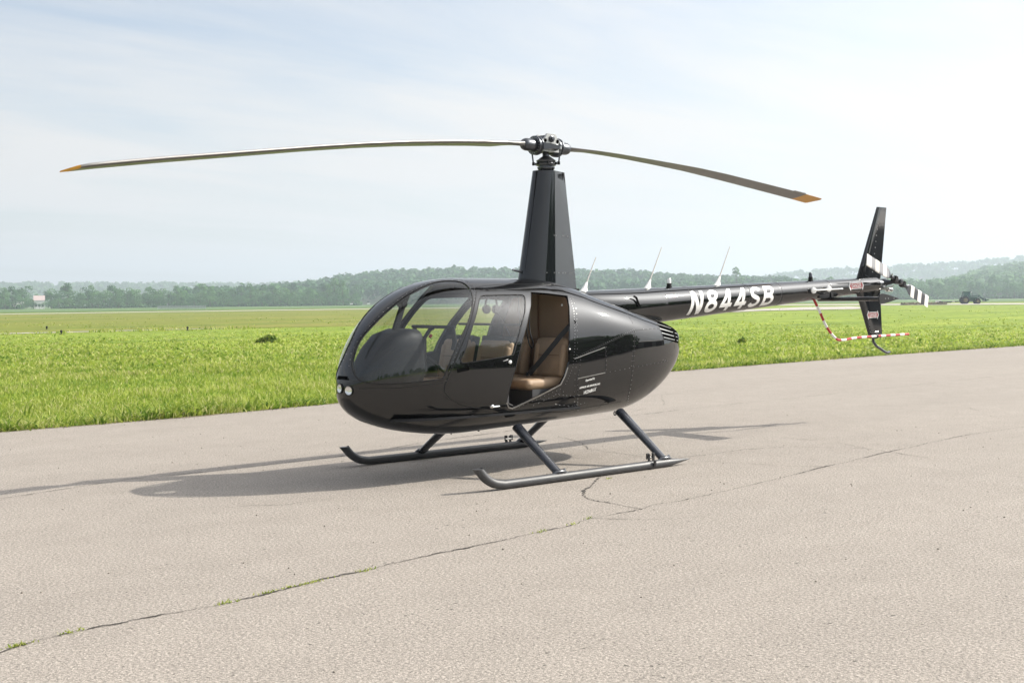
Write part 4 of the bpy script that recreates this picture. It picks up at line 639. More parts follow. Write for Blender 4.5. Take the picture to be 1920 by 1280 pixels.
b.prism([a0-v_*.018+na*.003, a1-v_*.014+na*.003, a1+u_*.012+na*.003, a1+v_*.014+na*.003, a0+v_*.018+na*.003], na*.003, 'flat_black'); b.build('air_vent', heli)

# cooling louvre in the aft cowling: black sheet painted for the recess shade, with bright metal slats
lv = patch('cooling_louvre', DATA['LBACK'], 'flat_black', heli, .0015, .03)
LO = DATA['LOUV']
for i in range(5):
    poly = np.array(LO[i]); 
    # slat between slot i and i+1: ribbon along the upper edge of the slot
    n_ = len(poly)//2; line = poly[:max(4, n_-2)]
    mbs = MB(); strip_on_skin(mbs, line.tolist(), .008, .004, 'alu'); mbs.build('slat', lv, fix=False)
mbs = MB()
for s_ in (DATA['LBACK'],): strip_on_skin(mbs, s_+[s_[0]], .006, .003, 'paint')
mbs.build('louvre_edge', lv, fix=False)

# ---- lettering
def text_mesh(txt, bold=.02, shear=0.0, space=1.0):
    cu = bpy.data.curves.new('t', 'FONT'); cu.body = txt; cu.size = 1; cu.offset = bold; cu.shear = shear; cu.space_character = space; cu.resolution_u = 4
    o = bpy.data.objects.new('t', cu); COL.objects.link(o); dg = bpy.context.evaluated_depsgraph_get(); dg.update()
    me = bpy.data.meshes.new_from_object(o.evaluated_get(dg)); bpy.data.objects.remove(o); bpy.data.curves.remove(cu)
    bm = bmesh.new(); bm.from_mesh(me); bpy.data.meshes.remove(me)
    xs = [v.co.x for v in bm.verts]; ys = [v.co.y for v in bm.verts]
    x0, x1, y0, y1 = min(xs), max(xs), min(ys), max(ys)
    for v in bm.verts: v.co.x = (v.co.x-x0)/(x1-x0); v.co.y = (v.co.y-y0)/(y1-y0); v.co.z = 0
    return bm
def wrap_text(name, bm, fn, mat, parent, cuts=7):
    for k in range(1, cuts):
        g = list(bm.verts)+list(bm.edges)+list(bm.faces); bmesh.ops.bisect_plane(bm, geom=g, plane_co=(0, k/cuts, 0), plane_no=(0, 1, 0), dist=1e-6)
    for v in bm.verts: v.co = fn(v.co.x, v.co.y)
    me = bpy.data.meshes.new(name); bm.to_mesh(me); bm.free(); me.materials.append(M[mat]); return link(name, me, parent)
def skin_point(x, z, off):
    u = float(uof(np.array([x]))[0]); lo, hi = -1.3, 1.4
    for _ in range(30):
        m = (lo+hi)/2
        if surf(np.array([u]), np.array([m]))[0][2] < z: lo = m
        else: hi = m
    U, T = np.array([u]), np.array([lo]); return Vector(surf(U, T)[0])+Vector(snorm(U, T)[0])*off
for k, txt, h, bold in (('t1', 'Operated by', .027, .02), ('t2', 'HETRICK AIR SERVICES, INC.', .022, .03), ('t3', 'VKDA861X', .036, .03)):
    a, _ = at(k, 0); c_, _ = at(k, 1)
    wrap_text('lettering', text_mesh(txt, bold, .15), lambda x, y, a=a, c_=c_, h=h: skin_point(a.x+(c_.x-a.x)*x, a.z+(c_.z-a.z)*x+h*y, .0022), 'white', heli, 2)

# ---- rear cowling fairing and tail boom
def bc(x): return 1.589-(x+1.7)*.0562          # centre height of the boom
def br(x): return .190+(x+1.7)*.0243           # its radius
def boom_pt(x, th, off=0): return Vector((x, (br(x)+off)*math.cos(th), bc(x)+(br(x)+off)*math.sin(th)))
b = MB(); xs = [-.28, -.6, -1.0, -1.4, -1.8, -2.2, -2.6, -3.0, -3.4, -3.8, -4.2, -4.6, -5.0, -5.4, -5.74]
b.loft([[boom_pt(x, 2*math.pi*k/48) for k in range(48)] for x in xs], 'paint')
boom = b.build('tail_boom', heli)
b = MB()
for x in (-1.52, -2.02, -3.02, -3.62, -4.62, -5.3):
    b.loft([[boom_pt(x+dx, 2*math.pi*k/48, o) for k in range(48)] for dx, o in ((.004, -.004), (.003, .0012), (-.003, .0012), (-.004, -.004))], 'matte', caps=False)
b.build('boom_seam', boom)
b = MB()
for x in (-1.545, -1.995, -3.045, -2.995, -3.6, -4.6, -4.64, -5.28):
    for k in range(34):
        p = boom_pt(x, 2*math.pi*k/34, -.001); n = Vector((0, math.cos(2*math.pi*k/34), math.sin(2*math.pi*k/34)))
        b.lathe(p, n, [(0, .0040), (.003, .003)], 'rivet', 5)
props(b.build('rivets', boom), kind='stuff')
LX0, LX1 = -1.93, -3.49
def boomtxt(x, y):
    X = LX0+(LX1-LX0)*x; r = br(X); a = (y-.5)*(.285-.03*x)/r-.02; return Vector((X, (r+.002)*math.cos(a), bc(X)+(r+.002)*math.sin(a)))
# registration painted in heavy slanted block letters, each stroke a band bent round the boom
def arc(cx, cy, rx, ry, a0, a1, n=18): return [(cx+rx*math.cos(R(a0+(a1-a0)*k/n)), cy+ry*math.sin(R(a0+(a1-a0)*k/n))) for k in range(n+1)]
GLYPH = {'N': [[(.09, 0), (.09, 1)], [(.63, 0), (.63, 1)], [(.10, 1), (.62, 0)]],
 '8': [arc(.36, .735, .225, .175, 0, 360, 30), arc(.36, .285, .265, .195, 0, 360, 30)],
 '4': [[(.50, 0), (.50, 1)], [(.50, .97), (.08, .30)], [(.0, .27), (.72, .27)]],
 'S': [arc(.37, .715, .25, .195, 20, 270, 22)+arc(.35, .285, .27, .195, 90, -160, 22)],
 'B': [[(.09, 0), (.09, 1)], [(.09, .91), (.34, .91)]+arc(.36, .73, .20, .18, 90, -90, 12)+[(.09, .55)], [(.09, .49), (.36, .49)]+arc(.38, .29, .24, .20, 90, -90, 12)+[(.09, .09)]]}
def band(path, hw):
    P = []
    for a, c_ in zip(path, path[1:]):
        n = max(1, int(math.hypot(c_[0]-a[0], c_[1]-a[1])/.04)); P += [(a[0]+(c_[0]-a[0])*k/n, a[1]+(c_[1]-a[1])*k/n) for k in range(n)]
    P.append(path[-1]); out_ = []; closed = math.hypot(path[0][0]-path[-1][0], path[0][1]-path[-1][1]) < .01
    for k, p in enumerate(P):
        q = P[min(k+1, len(P)-1)]; o = P[max(k-1, 0)]
        if closed and k in (0, len(P)-1): q, o = P[1], P[-2]
        tx, ty = q[0]-o[0], q[1]-o[1]; l = math.hypot(tx, ty) or 1; out_.append([(p[0]-ty/l*f*hw, p[1]+tx/l*f*hw) for f in (-1, -.5, 0, .5, 1)])
    return out_
def letter_set(side):
    b = MB(); tot = 5*.92+.72+.20; n_ = 0
    for gi, ch in enumerate('N844SB'):
        for si, path in enumerate(GLYPH[ch]):
            rows = band(path, .088 if ch != 'N' or si < 2 else .095); vs = []
            for row in rows:
                for x, y in row:
                    X = (gi*.92+x+.20*y)/tot
                    if side < 0: X = 1-X
                    p = boomtxt(X, y); r_ = br(p.x); k = (r_+.0018+.0005*si)/(r_+.002); vs.append((p.x, side*p.y*k, bc(p.x)+(p.z-bc(p.x))*k))
            m = len(rows); b.add(vs, [(i*5+q, i*5+q+1, (i+1)*5+q+1, (i+1)*5+q) for i in range(m-1) for q in range(4)], 'white')
    b.build('registration_lettering', boom, fix=False)
letter_set(1); letter_set(-1)
# fairing behind the mast that carries the boom, with a flat black slab for the shaded slot each side
b = MB(); rings = []
for x, wx, ex in ((-.26, .195, .75), (-.45, .225, .75), (-.7, .242, .78), (-.95, .240, .82), (-1.15, .226, .88), (-1.35, .207, .95), (-1.5, br(-1.5)+.006, 1.0), (-1.58, br(-1.58)+.001, 1.0)):
    rr_ = br(x)+.004
    rings.append([Vector((x, wx*math.copysign(abs(math.cos(t))**ex, math.cos(t)), bc(x)-.01*(1+(x+.26))*0+rr_*math.copysign(abs(math.sin(t))**ex, math.sin(t)))) for t in [2*math.pi*k/56 for k in range(56)]])
b.loft(rings, 'paint'); fair = b.build('boom_fairing', heli, 60)
for sg in (1, -1):
    b = MB(); b.prism([(-1.02, sg*.232, 1.690), (-1.055, sg*.234, 1.672), (-1.10, sg*.236, 1.575), (-1.065, sg*.238, 1.575), (-1.035, sg*.236, 1.655), (-.99, sg*.233, 1.683)], (0, sg*.006, 0), 'flat_black'); b.build('air_slot', fair)
b = MB(); b.box((-.36, .03, 1.755), (.07, .05, .022), 'matte'); b.tube([(-.33, .03, 1.765), (-.30, .04, 1.78)], .006, 'alu', 6); b.build('fuel_cap', heli)

# ---- whip aerials and beacons on top of the boom
for x, hgt in ((-.50, .36), (-1.45, .455), (-2.60, .45)):
    z = bc(x)+br(x)-.004; b = MB()
    b.loft([[Vector((x+dx+lx*math.cos(t), ly*math.sin(t), z+h)) for t in [2*math.pi*k/16 for k in range(16)]] for dx, lx, ly, h in ((0, .060, .034, 0), (-.006, .050, .028, .008), (-.022, .030, .017, .045), (-.05, .013, .009, .10))], 'white')
    an = b.build('aerial_base', heli); b = MB(); b.tube([(x-.045, 0, z+.09), (x-.05-(hgt-.1)*.52, 0, z+hgt)], [.008, .0045], 'offwhite', 8); b.build('aerial_rod', an)
for x, gl in ((-1.80, True), (-4.36, False)):
    z = bc(x)+br(x)-.003; b = MB(); b.lathe((x, 0, z), (0, 0, 1), [(0, .034), (.008, .034), (.010, .028), (.045, .027), (.046, .022)], 'matte', 18); bcn = b.build('beacon', heli)
    b = MB(); b.lathe((x, 0, z+.046), (0, 0, 1), [(0, .022), (.045, .021), (.055, .014), (.057, .001)], 'clear' if gl else 'steel', 18); b.build('beacon_dome', bcn)

# ---- mast fairing, rotor mast, hub and blades
def mast_ring(x0, x1, z, w):
    pts = []; n = 26; c_ = x1+(x0-x1)*.56
    for k in range(n+1):
        t = math.pi*(k/n)-math.pi/2; pts.append(Vector((c_+(x0-c_)*math.cos(t), w*math.sin(t), z)))
    tail = [Vector((x1+.006, w*.18, z)), Vector((x1, w*.14, z)), Vector((x1, -w*.14, z)), Vector((x1+.006, -w*.18, z))]
    mid = [Vector((c_-(c_-x1)*f, w*(1-.82*f), z)) for f in (.33, .66)]; mid2 = [Vector((p.x, -p.y, z)) for p in mid[::-1]]
    return pts+mid+tail+mid2
b = MB(); rings = []
for f in np.linspace(0, 1, 9):
    z = 1.72+(2.955-1.72)*f; g = (z-1.855)/(2.955-1.855)
    rings.append(mast_ring(.359+(.156-.359)*g, -.372+(-.235+.372)*g, z, .172+(.115-.172)*g))
b.loft(rings, 'fairing'); mast = b.build('mast_fairing', heli, 11)
b = MB()
for k in range(4):
    zz = 2.905; x = -.085-.030*k; w_ = .1176; y = w_*(1-.82*(-.0136-x)/(-.0136+.241))
    b.box((x, y+.0005, zz), (.010, .004, .066-.008*(3-k)), 'flat_black', Matrix.Rotation(R(-23), 3, 'Z') @ Matrix.Rotation(0, 3, 'X'))
b.build('vent_slots', mast)
b = MB()
for z, xs_ in ((2.30, (.03, .005, -.13, -.155, -.235)), (1.925, (.14, .05, -.03, -.11, -.16, -.25, -.29))):
    g = (z-1.855)/1.1; w_ = .172-.057*g; xb = .359-.203*g; xa = -.372+.137*g; c_ = xa+(xb-xa)*.56
    for x in xs_:
        y = w_*(1-.82*(c_-x)/(c_-xa)) if x < c_ else w_*math.sqrt(max(0, 1-((x-c_)/(xb-c_))**2)); b.lathe((x, y-.002, z), (0, 1, 0), [(0, .007), (.005, .005)], 'alu', 6)
props(b.build('rivets', mast), kind='stuff')
b = MB(); b.tube([(.30, 0, 1.93), (.40, 0, 1.945), (.455, 0, 1.955)], [.016, .012, .009], 'steel', 10); b.build('pitot_tube', heli)
flare = None  # flare.loft([mast_ring(.359+a*1.6, -.372-a*.5, z, .172+a) for z, a in ((1.93, .000), (1.895, .008), (1.875, .022), (1.862, .05), (1.848, .09))], 'paint', caps=False); flare.build('mast_collar', heli, 60)

head = MB(); head.lathe((0, 0, 2.93), (0, 0, 1), [(0, .036), (.20, .036), (.22, .030), (.30, .030)], 'steel', 18)
rotor_mast = head.build('rotor_mast', heli)
b = MB(); b.lathe((0, 0, 2.965), (0, 0, 1), [(0, .06), (.01, .085), (.025, .09), (.035, .088), (.036, .07), (.046, .07), (.048, .10), (.066, .104), (.07, .09), (.08, .085), (.082, .095), (.10, .10), (.106, .088), (.12, .07), (.135, .05), (.14, .04)], 'steel', 30)
for a in range(0, 360, 60):
    c_, s_ = math.cos(R(a)), math.sin(R(a)); b.lathe((c_*.105, s_*.105, 3.02), (0, 0, 1), [(0, .012), (.025, .012), (.027, .006)], 'matte', 8)
sw = b.build('swashplate', heli)
b = MB()
for a in (20, 100, 200, 280):
    c_, s_ = math.cos(R(a)), math.sin(R(a)); b.tube([(c_*.085, s_*.085, 2.93), (c_*.09, s_*.09, 2.985)], .010, 'matte', 7)
b.build('control_rod', sw)
PSI = R(4.51); Rz = Matrix.Rotation(PSI, 3, 'Z')
def hp(x, y, z): return Rz @ Vector((x, y, z))
b = MB()
outl = [(-.125, 3.145), (.125, 3.145), (.135, 3.20), (.125, 3.255), (.085, 3.285), (.06, 3.325), (-.06, 3.325), (-.085, 3.285), (-.125, 3.255), (-.135, 3.20)]
for sg in (1, -1): b.prism([hp(x, sg*.058, z) for x, z in outl], Rz @ Vector((0, sg*.022, 0)), 'alu')
b.prism([hp(x*.93, -.058, 3.2+(z-3.2)*.9) for x, z in outl], Rz @ Vector((0, .116, 0)), 'steel')
hub = b.build('rotor_hub', heli, 30)
b = MB()
for sg in (1, -1):
    for x, z, r_ in ((-.088, 3.255, .020), (.088, 3.255, .020)):
        b.lathe(hp(x, sg*.0795, z), Rz @ Vector((0, sg, 0)), [(0, r_), (.003, r_)], 'flat_black', 16)
    b.lathe(hp(0, sg*.08, 3.275), Rz @ Vector((0, sg, 0)), [(0, .036), (.012, .034), (.016, .022), (.03, .020), (.032, .006)], 'steel', 14)
    b.lathe(hp(-.06*sg, sg*.08, 3.195), Rz @ Vector((0, sg, 0)), [(0, .034), (.018, .032), (.022, .02), (.03, .015)], 'steel', 14)
b.build('hub_bolt', hub)
for sg in (1, -1):                                   # one grip per blade
    b = MB(); b.lathe(hp(sg*.10, 0, 3.205), Rz @ Vector((sg, 0, 0)), [(0, .075), (.02, .095), (.035, .097), (.04, .088), (.055, .088), (.06, .097), (.075, .095), (.078, .06), (.10, .064), (.19, .062), (.215, .054), (.24, .034), (.25, .01)], 'steel', 28)
    gr = b.build('blade_grip', heli)
    b = MB()
    for k in range(18):
        t = 2*math.pi*k/18; b.lathe(hp(sg*.172, .079*math.cos(t), 3.205+.079*math.sin(t)), Rz @ Vector((sg, 0, 0)), [(0, .006), (.010, .005)], 'alu', 6)
    b.build('grip_bolts', gr)
    b = MB(); b.loft([[hp(sg*x, sg*(y0+dy), z+dz) for dy, dz in ((-.014, -w), (.014, -w), (.014, w), (-.014, w))] for x, y0, z, w in ((.13, .085, 3.195, .035), (.04, .115, 3.195, .026), (-.075, .13, 3.19, .014))], 'steel'); b.build('pitch_horn', gr)
    b = MB(); b.tube([hp(-sg*.07, sg*.135, 3.185), hp(-sg*.07, sg*.11, 3.03)], .008, 'steel', 8); b.lathe(hp(-sg*.07, sg*.135, 3.172), (0, 0, 1), [(0, .013), (.026, .013)], 'alu', 8); b.lathe(hp(-sg*.07, sg*.11, 3.02), (0, 0, 1), [(0, .015), (.03, .015)], 'matte', 8); b.build('pitch_link', gr)
FOIL = [(0, 0), (.012, .22), (.05, .42), (.12, .50), (.25, .48), (.45, .36), (.7, .20), (1, .02), (1, -.02), (.7, -.20), (.45, -.36), (.25, -.48), (.12, -.50), (.05, -.42), (.012, -.22)]
def blade(sg, tab, pitch, paint, rmax):
    rr = [t[0] for t in tab]; zz = [t[1] for t in tab]
    st = [.30, .36, .44, .6, .9, 1.3, 1.8, 2.3, 2.8, 3.3, 3.8, 4.2, 4.52, 4.70, 4.82, 4.92, 4.97, 5.01, 5.03]
    b = MB(); rings = []
    st = [q if q <= 4.82 else 4.82+(q-4.82)*(rmax-4.82)/.21 for q in st]
    for r_ in st:
        z = float(np.interp(r_, rr, zz)); ch = .254; th = .031; off = -.07
        if r_ < .6: f = (r_-.30)/.3; ch = .075+.179*max(0, f); th = .055-.024*max(0, f); off = -.035*(1-f)-.07*f
        le = off; te = off+ch
        if r_ > 4.865: f = (r_-4.86)/(rmax-4.86); le = off+ch*.80*max(0, f)**1.6; te = off+ch*(1-.1*max(0, f)**2); th *= 1-.6*f
        pr = R(float(np.interp(r_, *pitch)))*min(1, (r_-.3)/.3)
        ring = []
        for c_, t_ in FOIL:
            y = le+(te-le)*c_; dz = th*t_
            yy, dd = y*math.cos(pr)-dz*math.sin(pr), y*math.sin(pr)+dz*math.cos(pr)
            ring.append(hp(sg*r_, -sg*yy, z+dd))    # leading edge faces +y on the forward blade
        rings.append(ring)
    n = len(FOIL); k0 = len(b.v)
    vs = [p for r_ in rings for p in r_]; fs = {'blade': [], 'blade_le': [], 'orange': []}
    for i in range(len(rings)-1):
        for k in range(n):
            f = (i*n+k, i*n+(k+1) % n, (i+1)*n+(k+1) % n, (i+1)*n+k)
            mat = 'orange' if st[i] >= paint-.001 else ('blade_le' if k in (0, 1, n-1) and st[i] >= .6 else 'blade')
            fs[mat].append(f)
    fs['orange'].append(tuple((len(rings)-1)*n+k for k in range(n))); fs['blade'].append(tuple(range(n))[::-1])
    i0 = len(b.v); b.v += [tuple(p) for p in vs]
    for mat, L_ in fs.items():
        mi = b.mi(mat); b.f += L_; b.m += [mi]*len(L_)
    o = b.build('main_rotor_blade', heli, 60)
    return o
TF = [(0, 3.22), (.29, 3.209), (.9, 3.173), (1.57, 3.12), (2.19, 3.052), (2.76, 2.977), (3.78, 2.83), (4.25, 2.762), (4.68, 2.695), (5.03, 2.635)]
TB = [(0, 3.22), (.33, 3.211), (.78, 3.206), (1.48, 3.18), (2.43, 3.125), (3.48, 3.031), (4.41, 2.945), (5.03, 2.881)]
bl1 = blade(1, TF, ([.5, 5], [-4.5, -5.5]), 4.845, 4.97); bl2 = blade(-1, TB, ([.6, 1.4, 2.8, 4.5], [-5, -4.5, 2.7, 7]), 4.52, 4.90)
for o, sg, tab in ((bl2, -1, TB),):
    b = MB(); z = np.interp(4.35, [t[0] for t in tab], [t[1] for t in tab]); b.box(hp(sg*4.35, -sg*.190, z+.0215), (.24, .03, .006), 'blade', Rz @ Matrix.Rotation(R(5.2)*-1, 3, 'Y')); b.build('trim_tab', o)

# ---- vertical fins, tailplane, tail skid
def fin(name, pts, th):
    """pts: (x_le, x_te, z) from root to tip"""
    b = MB(); rings = []
    for xl, xt, z in pts:
        rings.append([Vector((xl+(xt-xl)*c_, th*t_*abs(xt-xl)/.45, z)) for c_, t_ in FOIL])
    b.loft(rings, 'fin'); return b.build(name, heli, 40)
uf = fin('upper_fin', [(-5.30, -5.86, 1.80), (-5.345, -5.87, 1.9), (-5.56, -5.94, 2.36), (-5.788, -6.008, 2.838)], .055)
lf = fin('lower_fin', [(-5.29, -5.85, 1.82), (-5.321, -5.862, 1.735), (-5.45, -5.883, 1.47), (-5.618, -5.912, 1.112)], .055)
b = MB()
for k in range(9): b.lathe((-5.66-.015*k, .018, 1.98+.08*k), (0, 1, 0), [(-.01, .008), (.006, .006)], 'alu', 6)
props(b.build('rivets', uf), kind='stuff')
b = MB()
for k in range(10): b.lathe((-5.50-.012*k, .017, 1.60-.045*k), (0, 1, 0), [(-.01, .006), (.005, .004)], 'alu', 6)
props(b.build('rivets', lf), kind='stuff')
b = MB(); b.tube([(-5.70, 0, 1.13), (-5.71, 0, 1.06), (-5.77, 0, 1.005), (-5.95, 0, .925), (-6.03, 0, .90), (-6.085, 0, .912)], .018, 'strut', 10); b.build('tail_skid', heli)
b = MB(); rings = []
for y in (-.05, .1, .3, .5, .7, .86):
    xl = -4.56; ch = .36; rings.append([Vector((xl-ch*c_, y, 1.628-.006*c_+.075*t_*.72)) for c_, t_ in FOIL])
b.loft(rings, 'paint'); tp = b.build('tailplane', heli, 50)
b = MB(); b.loft([[Vector((-4.56+.03-.42*c_, y, 1.627+.125*t_)) for c_, t_ in FOIL] for y in (.86, .872)], 'satin')
for x in (-4.66, -4.72, -4.84): b.lathe((x, .872, 1.628), (0, 1, 0), [(0, .008), (.004, .006)], 'alu', 6)
b.build('tip_plate', tp)
b = MB(); b.box((-4.50, .06, 1.69), (.20, .10, .10), 'satin'); b.box((-4.66, .06, 1.68), (.05, .10, .10), 'satin'); b.build('tailplane_bracket', heli)
# static rod with two knobs on the boom side
b = MB(); xk = -4.23; yk = br(xk)+.035; zk = 1.745
b.tube([(-4.22, yk+.012, zk-.005), (-4.80, yk+.0, zk+.012)], .0085, 'white', 8)
rod = b.build('balance_rod', heli)
for x, z in ((-4.22, 1.738), (-4.53, 1.758)):
    b = MB(); b.lathe((x, yk-.05, z), (.25, 1, 0), [(0, .012), (.035, .012), (.037, .036), (.048, .040), (.058, .036), (.062, .015), (.063, .002)], 'white', 20); b.build('knob', rod)
# tail rotor guard, striped red and white, each band a piece of the tube
def curve_pts(ctrl, n):
    P = [Vector(p) for p in ctrl]; P = [2*P[0]-P[1]]+P+[2*P[-1]-P[-2]]; o = []
    for i in range(1, len(P)-2):
        for k in range(n):
            t = k/n; a, b_, c_, d = P[i-1:i+3]; o.append(.5*((2*b_)+(-a+c_)*t+(2*a-5*b_+4*c_-d)*t*t+(-a+3*b_-3*c_+d)*t**3))
    return o+[P[-2]]
gp = curve_pts([(-4.38, .03, 1.635), (-4.48, .04, 1.49), (-4.63, .05, 1.27), (-4.80, .06, 1.13), (-4.93, .065, 1.105), (-5.20, .068, 1.125), (-5.65, .07, 1.135), (-6.1, .07, 1.14), (-6.42, .07, 1.143)], 12)
dist = [0]
for a, b_ in zip(gp, gp[1:]): dist.append(dist[-1]+(b_-a).length)
ga = np.array([tuple(p) for p in gp]); nb = 21; gb = [MB(), MB()]
ends = np.linspace(0, dist[-1], nb+1)
gd = MB()
for k in range(nb):
    ts = np.linspace(ends[k], ends[k+1], 6); pp = [Vector([np.interp(t, dist, ga[:, i]) for i in range(3)]) for t in ts]
    gd.tube(pp, .0165, 'red' if k % 2 == 0 else 'white', 10, caps=(k in (0, nb-1)))
guard = gd.build('tail_rotor_guard', heli)
b = MB(); b.tube([(-5.66, .055, 1.135), (-5.70, .055, 1.135)], .032, 'matte', 12); b.box((-5.68, .03, 1.14), (.07, .05, .05), 'matte'); b.tube([(-5.64, .07, 1.19), (-5.70, .075, 1.195)], .007, 'alu', 6); b.build('guard_clamp', guard)
# danger placards
def placard(o0, ux, uz, w, h, parent, n):
    o0, ux, uz, n = Vector(o0), Vector(ux), Vector(uz), Vector(n)
    P = lambda x, z, d: o0+ux*(x*w)+uz*(z*h)+n*d
    arrow = [(-.5, 0), (-.40, -.5), (-.37, -.34), (.37, -.34), (.40, -.5), (.5, 0), (.40, .5), (.37, .34), (-.37, .34), (-.40, .5)]
    b = MB(); b.prism([P(x*1.08, z*1.15, 0) for x, z in arrow], n*.002, 'white'); pl = b.build('danger_placard', parent)
    b = MB(); b.prism([P(x*.93, z*.84, .002) for x, z in arrow], n*.0012, 'red'); b.build('red_field', pl)
    wrap_text('danger_lettering', text_mesh('DANGER', .02), lambda x, y: P((x-.5)*.70, (y-.5)*.46, .0042), 'white', pl, 2)
xp = -5.17; placard(boom_pt(xp, .12, .004), (-1, 0, .05), (0, -.1, 1), .30, .105, boom, (0, 1, .1))
placard((-5.66, .026, 1.415), (-1, 0, 0), (0, 0, 1), .24, .10, lf, (0, 1, 0))
# ---- tail gearbox and tail rotor
TRC = Vector((-5.93, .235, 1.850))
b = MB(); b.lathe((-5.70, 0, 1.814), (-1, 0, .02), [(0, .088), (.06, .085), (.08, .066), (.13, .064), (.20, .058), (.26, .045), (.28, .02)], 'steel', 20)
b.lathe((-5.93, -.05, 1.835), (0, 1, .05), [(0, .03), (.02, .055), (.09, .055), (.11, .04), (.16, .030), (.20, .022), (.26, .022)], 'steel', 18)
b.box((-5.86, .06, 1.755), (.14, .05, .03), 'alu'); b.tube([(-5.72, .05, 1.75), (-5.88, .08, 1.765), (-5.98, .13, 1.80)], .010, 'alu', 7); b.rbox((-5.98, .06, 1.745), (.12, .06, .05), .015, 'chrome')
tg = b.build('tail_gearbox', heli)
trd = Vector((-1.42, 0, -.515)).normalized(); tru = Vector((-trd.z, 0, trd.x))*-1
b = MB(); rot = Matrix((trd, Vector((0, 1, 0)), tru)).transposed()
b.rbox(TRC, (.24, .06, .055), .012, 'steel', rot); b.lathe(TRC-Vector((0, .05, 0)), (0, 1, 0), [(0, .035), (.10, .035), (.105, .02)], 'steel', 14)
for sg in (1, -1):
    b.tube([TRC+trd*sg*.1, TRC+trd*sg*.20], .024, 'steel', 10); b.tube([TRC+trd*sg*.16+Vector((0, -.01, 0))+tru*.05, TRC+trd*sg*.05+Vector((0, -.07, 0))+tru*.04], .007, 'alu', 6)
    b.box(TRC+trd*sg*.10, (.05, .075, .07), 'matte', rot)
trh = b.build('tail_rotor_hub', heli)
for sg in (-1, 1):
    b = MB(); seq = [(.19, 'steel'), (.245, 'steel'), (.30, 'satin'), (.385, 'offwhite'), (.475, 'satin'), (.565, 'offwhite'), (.655, 'satin'), (.745, 'offwhite')]
    if sg < 0: seq = [(.19, 'steel'), (.245, 'steel'), (.30, 'stripe_sunlit'), (.385, 'offwhite'), (.475, 'stripe_sunlit'), (.565, 'offwhite'), (.655, 'stripe_sunlit'), (.765, 'offwhite')]
    def ring(r_):
        ch = .168 if r_ > .27 else .06+.108*max(0, (r_-.19)/.08); a = R(9)*sg
        return [TRC+trd*sg*r_+tru*sg*((c_-.38)*ch*math.cos(a)-.016*t_*math.sin(a))*-1+Vector((0, .016*t_*math.cos(a)+(c_-.38)*ch*math.sin(a), 0)) for c_, t_ in FOIL]
    blv = MB(); prev = seq[0][0]
    for (r0, _), (r1, m_) in zip(seq, seq[1:]): blv.loft([ring(r0), ring(r1)], m_, caps=False)
    blv.add(ring(seq[-1][0]), [tuple(range(len(FOIL)))], 'offwhite')
    blv.build('tail_rotor_blade', heli, 50)

# ---- landing gear
for sg in (1, -1):
    y = 1.09*sg; pts = curve_pts([(1.755, y, .200), (1.68, y, .120), (1.59, y, .067), (1.48, y, .043)], 6)+[Vector((x, y, .042)) for x in (1.2, .9, .5, .1, -.3, -.56)]
    b = MB(); b.tube(pts+[Vector((-.60, y, .042)), Vector((-.75, y, .046)), Vector((-.92, y, .052))], [.041]*(len(pts))+[.040, .024, .003], 'skid', 20)
    dr_ = (pts[0]-pts[1]).normalized()
    for k in range(20): q = Vector(b.v[k]); b.v[k] = tuple(q+dr_*((.205-q.z)/dr_.z))
    sk = b.build('skid_tube', heli, 40)
    b = MB()
    for x in (1.35, .45, -.15): b.lathe((x, y, .082), (0, 0, 1), [(0, .006), (.004, .005)], 'alu', 6)
    b.build('skid_fitting', sk)
    b = MB(); x = -.36                                        # ground handling wheel bracket
    for dx in (-.05, .05):
        b.box((x+dx*.6, y+.01*sg, .115), (.022, .012, .07), 'satin'); b.tube([(x+dx, y, .10), (x+dx, y, .155), (x+dx*.55, y, .155), (x+dx*.55, y, .115)], .008, 'satin', 6)
    b.tube([(x-.05, y, .115), (x+.05, y, .115)], .010, 'satin', 6); b.box((x-.01, y+.05*sg, .06), (.03, .012, .06), 'satin')
    b.build('wheel_bracket', sk)
    for x, yt, zt_ in ((.84, .50, .455), (-.54, .47, .51)):
        b = MB(); a = Vector((x, y-.005*sg, .075)); t = Vector((x, yt*sg, zt_)); d = (t-a).normalized(); n = 8; rings = []
        for k in range(n+1):
            f = k/n; p = a.lerp(t, f); wx = .046+.012*f; wy = .030+.010*f; e = Vector((1, 0, 0)); g = d.cross(e).normalized()
            rings.append([p+e*(wx*math.cos(q)-.012)+g*wy*math.sin(q) for q in [2*math.pi*j/20 for j in range(20)]])
        b.loft(rings, 'strut'); st_ = b.build('landing_gear_strut', heli, 50)
        b = MB(); b.tube([(x+.08, y, .068), (x+.02, y, .085), (x-.07, y, .085), (x-.12, y, .068)], [.008, .028, .028, .008], 'strut', 12); b.lathe((x-.09, y-.01*sg, .095), (0, 0, 1), [(0, .012), (.022, .010)], 'alu', 8); b.build('saddle', st_)
b = MB(); b.tube([(x_, y_, z_) for x_, y_, z_ in [(-.47+.015*math.cos(t), .49, .512+.02*math.sin(t)-.015) for t in [2*math.pi*k/12 for k in range(13)]]], .006, 'matte', 6); b.build('tie_down_ring', heli)
b = MB(); b.lathe((.95, .06, .42), (0, 0, -1), [(0, .012), (.03, .010)], 'matte', 8); b.lathe((1.25, .02, .41), (0, 0, -1), [(0, .008), (.03, .006)], 'matte', 8); b.build('fuel_drain', heli)

